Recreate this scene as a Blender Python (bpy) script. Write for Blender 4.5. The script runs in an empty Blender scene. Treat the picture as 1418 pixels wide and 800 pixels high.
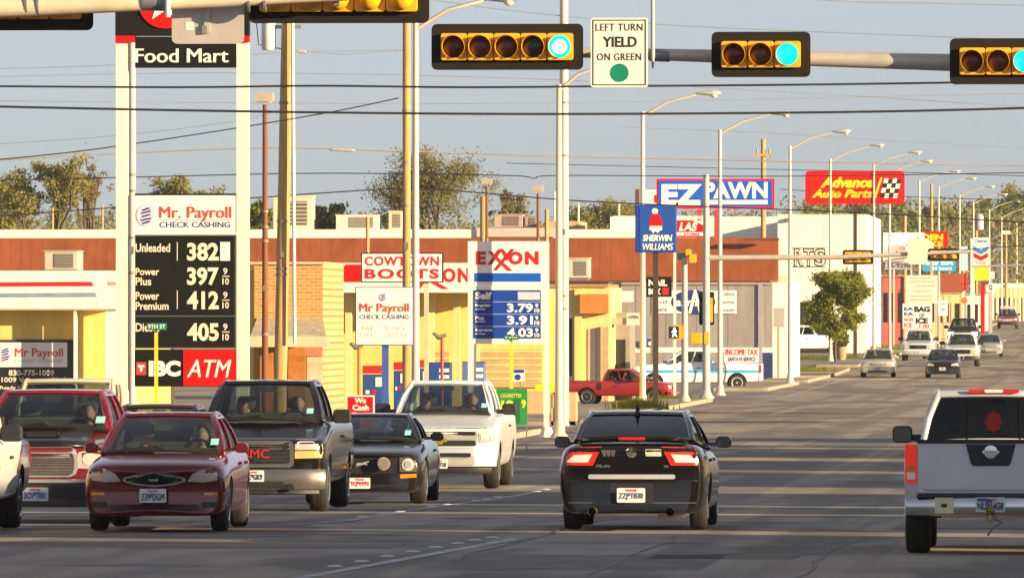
import bpy, bmesh, math, random
from mathutils import Vector, Matrix, Euler
from mathutils.bvhtree import BVHTree
from mathutils.geometry import delaunay_2d_cdt
random.seed(7)
R = math.radians
SC = bpy.context.scene
COL = SC.collection

# ------------------------------------------------------------------ camera, sky, sun, exposure
FPX, CXP, CYP = 14500.0, 709.0, 400.0          # focal length and image centre in photo pixels
CAM = Vector((0, 0, 2.53))
YAW = math.atan((1600 - CXP) / FPX)
PITCH = math.atan((445 - CYP) / FPX)
cd = bpy.data.cameras.new('camera')
cam = bpy.data.objects.new('camera', cd)
COL.objects.link(cam)
cam.location = CAM
cam.rotation_euler = (R(90) + PITCH, 0, YAW)
cd.sensor_width = 36.0
cd.lens = FPX / 1418 * 36
cd.clip_start = 1.0
cd.clip_end = 20000
SC.camera = cam
CM = Euler((R(90) + PITCH, 0, YAW)).to_matrix()

SUN_EL, SUN_BACK = R(11.0), R(27.0)              # sun low on the right, a little behind the camera
sdir = Vector((math.cos(SUN_BACK) * math.cos(SUN_EL), -math.sin(SUN_BACK) * math.cos(SUN_EL), math.sin(SUN_EL)))
W = bpy.data.worlds.new('World')
SC.world = W
W.use_nodes = True
nt = W.node_tree
SKY_SAT, SKY_TINT = .20, (.87, .93, 1.0)
bg = nt.nodes['Background']
sky = nt.nodes.new('ShaderNodeTexSky')
sky.sky_type = 'NISHITA'
sky.sun_disc = False
sky.sun_elevation = SUN_EL
sky.sun_rotation = math.atan2(sdir.x, sdir.y)
sky.altitude = 300
sky.air_density = 1.0
sky.dust_density = 0.0
sky.ozone_density = 7.0
hs_ = nt.nodes.new('ShaderNodeHueSaturation')       # hazy Texas evening: a paler, greyer sky
hs_.inputs['Saturation'].default_value = SKY_SAT
tn = nt.nodes.new('ShaderNodeMix'); tn.data_type = 'RGBA'; tn.blend_type = 'MULTIPLY'; tn.inputs[0].default_value = 1
tn.inputs[7].default_value = (*SKY_TINT, 1)
nt.links.new(sky.outputs[0], hs_.inputs['Color']); nt.links.new(hs_.outputs[0], tn.inputs[6]); nt.links.new(tn.outputs[2], bg.inputs['Color'])
bg.inputs['Strength'].default_value = 0.077
ld = bpy.data.lights.new('sun', 'SUN')
ld.energy = 5.0
ld.angle = R(0.5)
ld.color = (1.0, 0.75, 0.42)
sun = bpy.data.objects.new('sun', ld)
COL.objects.link(sun)
sun.rotation_euler = sdir.to_track_quat('Z', 'Y').to_euler()
sun.location = (60, -40, 60)
SC.view_settings.view_transform = 'Standard'
SC.view_settings.look = 'None'
SC.view_settings.exposure = 1.25
SC.view_settings.gamma = 1.0
SC.view_settings.use_curve_mapping = False
SC.render.engine = 'CYCLES'
SC.cycles.max_bounces = 6
SC.cycles.transparent_max_bounces = 16
SC.cycles.caustics_reflective = False
SC.cycles.caustics_refractive = False

# ------------------------------------------------------------------ photo pixel -> place
def at(px, py, Y):
    d = CM @ Vector(((px - CXP) / FPX, -(py - CYP) / FPX, -1))
    return CAM + d * (Y / d.y)

KN = [(-200, 0), (126, 0), (150, -.20), (181, -.38), (260, -.46), (400, -.42), (527, -.28), (582, .06), (630, .22),
      (700, .50), (800, .95), (1000, 1.85), (1300, 3.4), (1700, 7), (2600, 18), (4000, 26), (9000, 30)]
def prof(Y):
    for i in range(len(KN) - 1):
        a, b = KN[i], KN[i + 1]
        if Y <= b[0]:
            t = (Y - a[0]) / (b[0] - a[0])
            m0 = 0 if i == 0 else (b[1] - KN[i - 1][1]) / (b[0] - KN[i - 1][0])
            m1 = 0 if i + 2 >= len(KN) else (KN[i + 2][1] - a[1]) / (KN[i + 2][0] - a[0])
            h = b[0] - a[0]
            return ((2*t**3 - 3*t*t + 1) * a[1] + (t**3 - 2*t*t + t) * h * m0 + (-2*t**3 + 3*t*t) * b[1] + (t**3 - t*t) * h * m1)
    return KN[-1][1]
KERB = -16.3
def sm(a, b, x):
    t = max(0, min(1, (x - a) / (b - a)))
    return t * t * (3 - 2 * t)
def gz(X, Y):
    z = prof(Y)
    z -= .5 * (1 - sm(-22, -18.6, X)) * sm(370, 420, Y) * (1 - sm(455, 520, Y))
    return z

# ------------------------------------------------------------------ materials
def lin(h):
    h = h.lstrip('#')
    return tuple((lambda c: c / 12.92 if c <= .04045 else ((c + .055) / 1.055) ** 2.4)(int(h[i:i + 2], 16) / 255) for i in (0, 2, 4))
_M = {}
def M(name, col, rough=.6, metal=0., var=.10, vs=3., coat=0., bump=0., bs=30., spec=.5, stretch=None, streak=0.):
    if name in _M: return _M[name]
    if isinstance(col, str): col = lin(col)
    m = bpy.data.materials.new(name); m.use_nodes = True
    n, l = m.node_tree.nodes, m.node_tree.links
    p = n['Principled BSDF']
    p.inputs['Roughness'].default_value = rough
    p.inputs['Metallic'].default_value = metal
    p.inputs['Specular IOR Level'].default_value = spec
    if coat:
        p.inputs['Coat Weight'].default_value = coat
        p.inputs['Coat Roughness'].default_value = .05
    tc = n.new('ShaderNodeTexCoord')
    mp = n.new('ShaderNodeMapping')
    if stretch: mp.inputs['Scale'].default_value = stretch
    l.new(tc.outputs['Object'], mp.inputs[0])
    no = n.new('ShaderNodeTexNoise'); no.inputs['Scale'].default_value = vs; no.inputs['Detail'].default_value = 7; no.inputs['Roughness'].default_value = .62
    l.new(mp.outputs[0], no.inputs['Vector'])
    cr = n.new('ShaderNodeValToRGB')
    cr.color_ramp.elements[0].position = .32; cr.color_ramp.elements[1].position = .68
    cr.color_ramp.elements[0].color = (*[c * (1 - var) for c in col], 1)
    cr.color_ramp.elements[1].color = (*[min(1, c * (1 + var)) for c in col], 1)
    l.new(no.outputs['Fac'], cr.inputs[0])
    out = cr.outputs[0]
    if streak:                                   # rain streaks and grime on old walls
        m2 = n.new('ShaderNodeMapping'); m2.inputs['Scale'].default_value = (2.2, 2.2, .16)
        l.new(tc.outputs['Object'], m2.inputs[0])
        n2 = n.new('ShaderNodeTexNoise'); n2.inputs['Scale'].default_value = 1.4; n2.inputs['Detail'].default_value = 6
        l.new(m2.outputs[0], n2.inputs['Vector'])
        c2 = n.new('ShaderNodeValToRGB'); c2.color_ramp.elements[0].position = .38; c2.color_ramp.elements[1].position = .6
        c2.color_ramp.elements[0].color = (1 - streak, 1 - streak * 1.05, 1 - streak * 1.1, 1); c2.color_ramp.elements[1].color = (1, 1, 1, 1)
        l.new(n2.outputs['Fac'], c2.inputs[0])
        mx = n.new('ShaderNodeMix'); mx.data_type = 'RGBA'; mx.blend_type = 'MULTIPLY'; mx.inputs[0].default_value = 1
        l.new(out, mx.inputs[6]); l.new(c2.outputs[0], mx.inputs[7]); out = mx.outputs[2]
    l.new(out, p.inputs['Base Color'])
    mr = n.new('ShaderNodeMapRange'); mr.inputs['To Min'].default_value = max(.02, rough - .08); mr.inputs['To Max'].default_value = min(1, rough + .08)
    l.new(no.outputs['Fac'], mr.inputs[0]); l.new(mr.outputs[0], p.inputs['Roughness'])
    if bump:
        nb = n.new('ShaderNodeTexNoise'); nb.inputs['Scale'].default_value = bs; nb.inputs['Detail'].default_value = 5
        l.new(mp.outputs[0], nb.inputs['Vector'])
        b = n.new('ShaderNodeBump'); b.inputs['Strength'].default_value = bump; b.inputs['Distance'].default_value = .02
        l.new(nb.outputs['Fac'], b.inputs['Height']); l.new(b.outputs[0], p.inputs['Normal'])
    _M[name] = m
    return m
def emis(name, col, st):
    if name in _M: return _M[name]
    m = M(name, col, .3, var=.02)
    p = m.node_tree.nodes['Principled BSDF']
    p.inputs['Emission Color'].default_value = (*(lin(col) if isinstance(col, str) else col), 1)
    p.inputs['Emission Strength'].default_value = st
    return m
def glass_mat(name, tint, refl=1.0):
    m = bpy.data.materials.new(name); m.use_nodes = True
    n, l = m.node_tree.nodes, m.node_tree.links
    n.remove(n['Principled BSDF'])
    t = n.new('ShaderNodeBsdfTransparent'); t.inputs[0].default_value = (*tint, 1)
    g = n.new('ShaderNodeBsdfGlossy'); g.inputs['Roughness'].default_value = .03
    g.inputs[0].default_value = (refl, refl, refl, 1)
    fr = n.new('ShaderNodeFresnel'); fr.inputs[0].default_value = 1.5
    mx = n.new('ShaderNodeMixShader')
    ge = n.new('ShaderNodeNewGeometry'); iv = n.new('ShaderNodeMath'); iv.operation = 'SUBTRACT'; iv.inputs[0].default_value = 1; l.new(ge.outputs['Backfacing'], iv.inputs[1])
    mu = n.new('ShaderNodeMath'); mu.operation = 'MULTIPLY'; l.new(fr.outputs[0], mu.inputs[0]); l.new(iv.outputs[0], mu.inputs[1])
    l.new(mu.outputs[0], mx.inputs[0]); l.new(t.outputs[0], mx.inputs[1]); l.new(g.outputs[0], mx.inputs[2])
    l.new(mx.outputs[0], n['Material Output'].inputs[0])
    _M[name] = m
    return m
GLASS = glass_mat('glass_clear', (.76, .81, .81), 1.25)
GLASSS = glass_mat('glass_side', (.55, .60, .60), .3)
GLASSD = glass_mat('glass_tinted', (.34, .38, .39))

# ------------------------------------------------------------------ mesh building
ORG = {}
def tag(o, label=None, cat=None, group=None, kind=None):
    if label: o['label'] = label
    if cat: o['category'] = cat
    if group: o['group'] = group
    if kind: o['kind'] = kind
    return o
def thing(name, label, cat, loc=(0, 0, 0), rz=0, group=None):
    o = bpy.data.objects.new(name, None); COL.objects.link(o)
    o.empty_display_size = .3
    o.location = loc; o.rotation_euler = (0, 0, rz)
    ORG[o] = Vector(loc)
    return tag(o, label, cat, group)
def link(name, me, mat, parent=None):
    o = bpy.data.objects.new(name, me); COL.objects.link(o)
    if mat is not None and len(me.materials) == 0: me.materials.append(mat)
    if parent is not None:
        o.parent = parent; ORG[o] = ORG.get(parent, Vector((0, 0, 0)))
    return o
class G:
    def __init__(s): s.v, s.f = [], []
    def add(s, vs, fs):
        b = len(s.v); s.v += [Vector(v) for v in vs]; s.f += [[b + i for i in f] for f in fs]; return s
    def box(s, x0, x1, y0, y1, z0, z1):
        return s.add([(x0,y0,z0),(x1,y0,z0),(x1,y1,z0),(x0,y1,z0),(x0,y0,z1),(x1,y0,z1),(x1,y1,z1),(x0,y1,z1)],
                     [(3,2,1,0),(4,5,6,7),(0,1,5,4),(1,2,6,5),(2,3,7,6),(3,0,4,7)])
    def rbox(s, x0, x1, y0, y1, z0, z1, r=.05, n=3):      # rounded in x-z (front view)
        pts = []
        for cx, cz, a in ((x1 - r, z1 - r, 0), (x0 + r, z1 - r, 90), (x0 + r, z0 + r, 180), (x1 - r, z0 + r, 270)):
            for k in range(n + 1):
                t = R(a + 90 * k / n); pts.append((cx + r * math.cos(t), cz + r * math.sin(t)))
        return s.prism(pts, y0, y1)
    def prism(s, pts, y0, y1):                            # polygon in x-z, from y0 to y1
        n = len(pts)
        ar = sum(pts[i][0] * pts[(i+1) % n][1] - pts[(i+1) % n][0] * pts[i][1] for i in range(n))
        if ar < 0: pts = pts[::-1]
        return s.add([(p[0], y0, p[1]) for p in pts] + [(p[0], y1, p[1]) for p in pts],
                     [list(range(n)), list(range(2*n - 1, n - 1, -1))] + [[i, n + i, n + (i+1) % n, (i+1) % n] for i in range(n)])
    def cyl(s, p0, p1, r0, r1=None, n=12, cap=True):
        return s.tube([p0, p1], [r0, r0 if r1 is None else r1], n, cap)
    def tube(s, pts, r, n=10, cap=True):
        pts = [Vector(p) for p in pts]
        if not isinstance(r, (list, tuple)): r = [r] * len(pts)
        b = len(s.v); prev = None
        for i, p in enumerate(pts):
            d = (pts[min(i+1, len(pts)-1)] - pts[max(i-1, 0)]).normalized()
            if prev is None: u = d.orthogonal().normalized()
            else:
                u = prev - d * prev.dot(d)
                u = u.normalized() if u.length > 1e-6 else d.orthogonal().normalized()
            prev = u; w = d.cross(u)
            for k in range(n):
                a = 2 * math.pi * k / n
                s.v.append(p + (u * math.cos(a) + w * math.sin(a)) * r[i])
        for i in range(len(pts) - 1):
            for k in range(n):
                s.f.append([b + i*n + k, b + i*n + (k+1) % n, b + (i+1)*n + (k+1) % n, b + (i+1)*n + k])
        if cap:
            s.f.append([b + k for k in range(n)][::-1]); s.f.append([b + (len(pts)-1)*n + k for k in range(n)])
        return s
    def lathe(s, prof_, c, axis='z', n=20):               # profile (r, h) round an axis through c
        b = len(s.v); c = Vector(c)
        for (r, h) in prof_:
            for k in range(n):
                a = 2 * math.pi * k / n; x, y = r * math.cos(a), r * math.sin(a)
                s.v.append(c + (Vector((x, y, h)) if axis == 'z' else Vector((h, x, y)) if axis == 'x' else Vector((x, h, y))))
        for i in range(len(prof_) - 1):
            for k in range(n):
                s.f.append([b + i*n + k, b + i*n + (k+1) % n, b + (i+1)*n + (k+1) % n, b + (i+1)*n + k])
        s.f.append([b + k for k in range(n)][::-1]); s.f.append([b + (len(prof_)-1)*n + k for k in range(n)])
        return s
    def disc(s, cx, cz, r, y0, y1, n=24):
        return s.prism([(cx + r * math.cos(2*math.pi*k/n), cz + r * math.sin(2*math.pi*k/n)) for k in range(n)], y0, y1)
    def build(s, name, mat, parent=None, world=False, smooth=0, bevel=0, sub=0):
        o0 = ORG.get(parent, Vector((0, 0, 0))) if (world and parent is not None) else Vector((0, 0, 0))
        me = bpy.data.meshes.new(name)
        me.from_pydata([v - o0 for v in s.v], [], s.f); me.validate()
        bm = bmesh.new(); bm.from_mesh(me)
        bmesh.ops.recalc_face_normals(bm, faces=bm.faces); bm.to_mesh(me); bm.free()
        if smooth:
            for p in me.polygons: p.use_smooth = True
            me.set_sharp_from_angle(angle=R(smooth))
        o = link(name, me, mat, parent)
        if bevel:
            b = o.modifiers.new('bevel', 'BEVEL'); b.width = bevel; b.segments = 2; b.limit_method = 'ANGLE'
        if sub:
            b = o.modifiers.new('sub', 'SUBSURF'); b.levels = b.render_levels = sub
        return o

# lettering: glyph meshes fitted into a rectangle
def glyphs(txt, bold=0., shear=0., space=1.0, ext=.02, aspect=None):
    c = bpy.data.curves.new('lettering', 'FONT')
    c.body = txt; c.offset = bold; c.shear = shear; c.space_character = space; c.resolution_u = 3; c.extrude = ext
    c.align_x = 'CENTER'; c.space_line = .9
    o = bpy.data.objects.new('lettering', c); COL.objects.link(o)
    dg = bpy.context.evaluated_depsgraph_get(); dg.update()
    me = bpy.data.meshes.new_from_object(o.evaluated_get(dg))
    bpy.data.objects.remove(o); bpy.data.curves.remove(c)
    return me
def letter_local(txt, mat, parent, x0, x1, z0, z1, y, bold=0., shear=0., space=1.0, face=-1, name='lettering', t=.006):
    """text in the parent's own frame, filling x0..x1, z0..z1 on the plane y, facing -y (or +y with face=1)"""
    heavy = 'M' in txt and bold > 0                 # this glyph folds over itself when emboldened: thicken it with stacked copies
    me = glyphs(txt, 0 if heavy else bold, shear, space)
    xs = [v.co.x for v in me.vertices]; ys = [v.co.y for v in me.vertices]
    ax, bx, ay, by = min(xs), max(xs), min(ys), max(ys)
    for v in me.vertices:
        u = (v.co.x - ax) / (bx - ax); w = (v.co.y - ay) / (by - ay); d = t if v.co.z > 0 else -.004
        X = x0 + u * (x1 - x0) if face < 0 else x1 - u * (x1 - x0)
        v.co = (X, y + face * d, z0 + w * (z1 - z0))
    me.materials.clear(); me.update()
    bm = bmesh.new(); bm.from_mesh(me); bm.verts.ensure_lookup_table(); bm.edges.ensure_lookup_table(); bm.faces.ensure_lookup_table()
    if heavy:
        w = (x1 - x0) * .0045
        for dx, dd in ((w, .0012), (-w, .0024)):
            r = bmesh.ops.duplicate(bm, geom=bm.verts[:len(me.vertices)] + bm.edges[:len(me.edges)] + bm.faces[:len(me.polygons)])
            for v in r['geom']:
                if isinstance(v, bmesh.types.BMVert): v.co += Vector((dx, face * dd, 0))
            bm.verts.ensure_lookup_table(); bm.edges.ensure_lookup_table(); bm.faces.ensure_lookup_table()
    bmesh.ops.recalc_face_normals(bm, faces=bm.faces); bm.to_mesh(me); bm.free()
    return link(name, me, mat, parent)
def loc(parent, px, py, Y): return at(px, py, Y) - ORG[parent]
def letter(txt, mat, parent, x0, y0, x1, y1, Y, **k):
    a, b = loc(parent, x0, y1, Y), loc(parent, x1, y0, Y)
    return letter_local(txt, mat, parent, a.x, b.x, a.z, b.z, a.y, **k)
def slab(name, mat, parent, x0, y0, x1, y1, Y, depth=.1, off=0., r=0., bevel=0., zbase=None):
    """a board or block whose front face fills a pixel rectangle at distance Y"""
    a, b = loc(parent, x0, y1, Y), loc(parent, x1, y0, Y)
    z0 = a.z if zbase is None else zbase
    g = G()
    if r: g.rbox(a.x, b.x, a.y - off, a.y - off + depth, z0, b.z, r)
    else: g.box(a.x, b.x, a.y - off, a.y - off + depth, z0, b.z)
    return g.build(name, mat, parent, bevel=bevel)
def shape(name, mat, parent, pts, Y, depth=.03, off=.02):
    q = [loc(parent, x, y, Y) for x, y in pts]
    return G().prism([(p.x, p.z) for p in q], q[0].y - off, q[0].y - off + depth).build(name, mat, parent)
def disc(name, mat, parent, cx, cy, r, Y, depth=.03, off=.02, rx=1.):
    return shape(name, mat, parent, [(cx + rx * r * math.cos(2*math.pi*k/28), cy + r * math.sin(2*math.pi*k/28)) for k in range(28)], Y, depth, off)
def base(px, Y, dz=0., name=None):
    p = at(px, 445, Y); return Vector((p.x, Y, gz(p.x, Y) + dz))

def gpt(px, py, lift=0.):
    """the point of the road surface seen at a pixel"""
    Y = 120.
    for _ in range(60):
        p = at(px, py, Y); Y += (p.z - prof(Y)) * 12
        Y = max(60, Y)
    p = at(px, py, Y); return Vector((p.x, Y, prof(Y) + lift))
HAZE = .00006
# ------------------------------------------------------------------ ground, road, kerb
def sheet(name, xs, ys, dz, mat, zf=gz):
    g = G(); nx = len(xs)
    g.v = [Vector((x, y, zf(x, y) + dz)) for y in ys for x in xs]
    g.f = [[j*nx + i, j*nx + i + 1, (j+1)*nx + i + 1, (j+1)*nx + i] for j in range(len(ys) - 1) for i in range(nx - 1)]
    o = g.build(name, mat, smooth=60); o['kind'] = 'structure'; return o
YS = [-300, -100, 0, 60] + list(range(90, 1010, 10)) + list(range(1050, 2000, 50)) + [2200, 2600, 3000, 4000, 6000, 9000]

def asphalt():
    m = M('asphalt', (.37, .315, .262), .92, var=.14, vs=.35, spec=.12, stretch=(1, .25, 1))
    n, l = m.node_tree.nodes, m.node_tree.links
    p = n['Principled BSDF']; src = p.inputs['Base Color'].links[0].from_socket
    tc = n.new('ShaderNodeTexCoord')
    def noise(sc, scale, lo, hi, detail=5):
        mp = n.new('ShaderNodeMapping'); mp.inputs['Scale'].default_value = sc; l.new(tc.outputs['Object'], mp.inputs[0])
        t = n.new('ShaderNodeTexNoise'); t.inputs['Scale'].default_value = scale; t.inputs['Detail'].default_value = detail
        l.new(mp.outputs[0], t.inputs['Vector'])
        c = n.new('ShaderNodeMapRange'); c.inputs['From Min'].default_value = lo; c.inputs['From Max'].default_value = hi
        l.new(t.outputs['Fac'], c.inputs[0]); return c.outputs[0]
    def mix(fac, a, col, amt):
        mu = n.new('ShaderNodeMath'); mu.operation = 'MULTIPLY'; mu.inputs[1].default_value = amt; l.new(fac, mu.inputs[0])
        x = n.new('ShaderNodeMix'); x.data_type = 'RGBA'; l.new(mu.outputs[0], x.inputs[0]); l.new(a, x.inputs[6]); x.inputs[7].default_value = (*col, 1); return x.outputs[2]
    s = mix(noise((.10, .022, 1), 1.6, .46, .60), src, (.38, .31, .235), .7)       # worn, sandy patches
    s = mix(noise((.20, .035, 1), 1.9, .50, .58, 7), s, (.155, .135, .122), .8)     # darker repairs
    s = mix(noise((.9, .004, 1), 1.3, .52, .62), s, (.18, .158, .142), .6)        # oil darkened wheel tracks
    s = mix(noise((.08, .09, 1), 2.2, .62, .68, 3), s, (.16, .142, .13), .7)       # tar patches
    s = mix(noise((14, 14, 14), 2, .6, .72, 3), s, (.40, .375, .35), .5)           # stones
    s = mix(noise((.7, .12, 1), 1.2, .48, .64, 8), s, (.24, .205, .175), .55)      # fine mottling
    l.new(s, p.inputs['Base Color'])
    return m
ASPH = asphalt()
DIRT = M('lot_concrete', (.30, .26, .205), .9, var=.22, vs=.25, spec=.2, bump=.2)
CONC = M('kerb_concrete', (.36, .31, .24), .88, var=.2, vs=1.2, spec=.2)
sheet('ground', [-4000, -1500, -600, -200, -80, -45, -32, -26, -22, -20.5, -19, -18, -17, KERB - .2, KERB, 0, 8, 20, 60, 300, 1500, 4000], YS, 0, DIRT)
sheet('road', [KERB + .0, -12, -8, -4, 0, 3.4], [-100, 0, 60] + list(range(90, 1010, 10)) + [1050, 1100, 1200, 1300, 1500, 1700, 2000, 2600, 4000], .006, ASPH)
sheet('cross_street', [-140, -60, -30, -20, KERB], list(range(96, 180, 6)), .006, ASPH)
sheet('side_street', [-160, -60, -32, -26, -22, -20, -18, KERB], list(range(388, 440, 6)), .006, ASPH)
def kerb_run(g, gs, ya, yb):
    ys = [ya + (yb - ya) * i / max(2, int((yb - ya) / 6)) for i in range(max(2, int((yb - ya) / 6)) + 1)]
    for a, b in zip(ys, ys[1:]):
        for gg, x0, x1, h in ((g, KERB - .18, KERB, .15), (gs, -18.6, KERB - .18, .135)):
            za, zb = prof(a), prof(b)
            gg.add([(x0,a,za-.1),(x1,a,za-.1),(x1,b,zb-.1),(x0,b,zb-.1),(x0,a,za+h),(x1,a,za+h),(x1,b,zb+h),(x0,b,zb+h)],
                   [(4,5,6,7),(0,1,5,4),(1,2,6,5),(2,3,7,6),(3,0,4,7)])
gk, gs_ = G(), G()
for ya, yb in ((180, 226), (238, 288), (300, 386), (441, 480), (492, 560), (575, 640), (655, 1400)):
    kerb_run(gk, gs_, ya, yb)
gk.build('kerb', CONC)['kind'] = 'structure'
gs_.build('pavement', M('pavement_concrete', (.33, .285, .225), .9, var=.22, vs=.7, spec=.2))['kind'] = 'structure'
# worn road paint
PAINT = M('road_paint', (.44, .42, .39), .85, var=.45, vs=1.5)
PAINTY = M('road_paint_yellow', (.42, .26, .06), .8, var=.35, vs=2.5)
def strip(g, xa, ya, xb, yb, w=.11):
    n = max(1, int(abs(yb - ya) / 4))
    for i in range(n):
        t0, t1 = i / n, (i + 1) / n
        x0, x1, y0, y1 = xa + (xb-xa)*t0, xa + (xb-xa)*t1, ya + (yb-ya)*t0, ya + (yb-ya)*t1
        g.add([(x0-w, y0, prof(y0)+.011), (x0+w, y0, prof(y0)+.011), (x1+w, y1, prof(y1)+.011), (x1-w, y1, prof(y1)+.011)], [(0,1,2,3)])
def pxstrip(g, pts, w):
    for (x0, y0), (x1, y1) in zip(pts, pts[1:]):
        a, b = gpt(x0, y0), gpt(x1, y1); strip(g, a.x, a.y, b.x, b.y, w)
g = G()
pxstrip(g, [(380, 807), (420, 800), (718, 746)], .085)
pxstrip(g, [(400, 727), (480, 722), (560, 708), (745, 681)], .06)
pxstrip(g, [(1090, 548), (1180, 520), (1230, 505)], .05)
for xa, xb, y, h in ((718, 1420, 744, .13), (-40, 400, 742, .10), (440, 570, 740.5, .5), (610, 685, 718, .7), (-20, 130, 708, .3), (1000, 1240, 722, .2)):
    a, b = gpt(xa, y), gpt(xb, y)
    n = max(1, int(abs(b.x - a.x)))
    for i in range(n):
        x0, x1 = a.x + (b.x - a.x) * i / n, a.x + (b.x - a.x) * (i + 1) / n; Y0 = a.y + (b.y - a.y) * i / n
        g.add([(x0, Y0, prof(Y0)+.011), (x1, Y0, prof(Y0)+.011), (x1, Y0+h, prof(Y0+h)+.011), (x0, Y0+h, prof(Y0+h)+.011)], [(0,1,2,3)])
g.build('lane_markings', PAINT)['kind'] = 'structure'
# tar sealed cracks and square repair patches
g = G(); rs = random.Random(21)
for k in range(16):
    x, y = rs.uniform(-15.5, -.5), rs.uniform(96, 320); n = rs.randint(5, 14)
    for i in range(n):
        x2, y2 = x + rs.gauss(0, .06), y + rs.uniform(1.2, 3.2); strip(g, x, y, x2, y2, rs.uniform(.012, .026)); x, y = x2, y2
for k in range(9):
    x, y = rs.uniform(-15, -6), rs.uniform(98, 240); h = rs.uniform(.10, .22)
    for i in range(int(rs.uniform(4, 9))):
        g.add([(x, y, prof(y)+.0095), (x + .8, y + .0, prof(y)+.0095), (x + .8, y + h, prof(y)+.0095), (x, y + h, prof(y)+.0095)], [(0,1,2,3)]); x += .8; y += rs.gauss(0, .05)
g.build('tar_seams', M('tar', (.19, .165, .145), .8, var=.3))['kind'] = 'structure'
g = G()
for x, y, w, l in ((-7.2, 106, 2.6, 7), (-3.2, 128, 2.2, 9), (-11.5, 116, 3, 5), (-8.6, 140, 2.4, 12), (-4.5, 175, 2.6, 16), (-10, 205, 3, 18), (-2.6, 150, 1.8, 8), (-7.5, 260, 3, 26), (-12, 330, 2.8, 30), (-5.4, 111, 1.6, 3)):
    for i in range(int(l)):
        a, b = y + i, y + i + 1; g.add([(x, a, prof(a)+.0085), (x + w, a, prof(a)+.0085), (x + w, b, prof(b)+.0085), (x, b, prof(b)+.0085)], [(0,1,2,3)])
g.build('asphalt_patches', M('asphalt_patch', (.22, .19, .165), .9, var=.25, vs=1.2, spec=.12))['kind'] = 'structure'
rm = G().lathe([(.085, 0), (.08, .008), (.04, .016)], (0, 0, 0), n=12)
RMAT = M('marker_ceramic', (.58, .56, .52), .5)
first = None
for px, py in ((464, 785), (501, 778), (537, 771), (572, 764.5), (604, 758.5), (634, 753), (658, 748.5), (682, 745), (502, 716), (530, 712), (553, 709), (598, 702), (618, 699), (660, 693.5), (675, 691.5), (690, 688.5), (743, 681), (755, 678)):
    if first is None: first = rm.build('road_marker', RMAT, smooth=40); o = first
    else: o = first.copy(); COL.objects.link(o)
    q = gpt(px, py); o.location = (q.x, q.y, q.z + .008)
    tag(o, 'small round white ceramic marker button stuck on the asphalt in a lane line', 'road marker', 'ceramic lane marker buttons')

# ------------------------------------------------------------------ unseen blocks added on the right to throw the long shade, with sun gaps
BRK = M('right_stucco', (.42, .33, .22), .85, var=.15, streak=.2)
GLB = M('block_glass', (.03, .035, .04), .15)
WHT = M('white_paint', (.74, .72, .68), .5, var=.06, streak=.12)
def side_shade_block(lbl, y0, y1, x0, h, mat):
    t = thing('shade_block', lbl, 'building', (x0, y0, gz(x0, y0)))
    L, D = y1 - y0, 6
    G().box(0, D, 0, L, -.5, h).build('wall', mat, t)
    G().box(-.12, D + .12, -.12, L + .12, h, h + .3).build('parapet', WHT, t)
    G().box(-1.3, -.002, .4, L - .4, 2.7, 2.95).build('awning', WHT, t)
    k = max(1, int(L / 4))
    for i in range(k):
        a = L * (i + .15) / k; b = L * (i + .85) / k
        w = G().box(-.06, .002, a, b, .7, 2.5).build('window', WHT, t)
        G().box(-.075, -.062, a + .08, b - .08, .78, 2.42).build('pane', GLB, w)
side_shade_block('long tan stucco block with white parapet, unseen, added to shade the road', 66, 105.9, 9.5, 5.6, BRK)
side_shade_block('narrow pale stucco block, unseen, added to split the road shade', 110.6, 114, 9.5, 5.3, M('right_cream', (.5, .42, .3), .85, streak=.2))
side_shade_block('brown brick block beside the narrow pale one, added unseen to cast shade', 119.5, 133.5, 9.5, 5.3, M('right_brick', (.26, .14, .09), .9, var=.2))
side_shade_block('tiny grey block, unseen, added to cast shade between two sun gaps', 139.2, 145.4, 9.5, 5.3, M('right_grey', (.3, .29, .27), .9, streak=.2))
side_shade_block('wide two tone block beyond the grey one, added unseen for road shade', 150.5, 164.3, 9.5, 5.5, BRK)
side_shade_block('narrow tan block between the two tone and yellow blocks, added unseen for shade', 176, 192, 9.5, 5.5, M('right_cream', '#fff'))
side_shade_block('small yellow block beyond the narrow tan one, added unseen to cast shade', 199, 211, 9.5, 5.6, M('right_yellow', (.5, .36, .16), .85, streak=.2))
side_shade_block('white block far along the right roadside, added unseen to cast shade', 219.5, 233, 10, 5.2, WHT)
side_shade_block('tan block beyond the white one across the road, added unseen for shade', 250, 256, 10, 4.6, BRK)

# warm evening air
hz = G().box(-1500, 700, -60, 3000, -12, 62).build('haze', None)
hm = bpy.data.materials.new('haze'); hm.use_nodes = True
hm.node_tree.nodes.remove(hm.node_tree.nodes['Principled BSDF'])
pv = hm.node_tree.nodes.new('ShaderNodeVolumePrincipled')
pv.inputs['Color'].default_value = (.93, .95, 1, 1); pv.inputs['Density'].default_value = HAZE; pv.inputs['Anisotropy'].default_value = .2
hm.node_tree.links.new(pv.outputs[0], hm.node_tree.nodes['Material Output'].inputs['Volume'])
hz.data.materials.append(hm); hz['kind'] = 'stuff'; tag(hz, 'thin pale evening haze over the street', 'haze')
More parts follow.
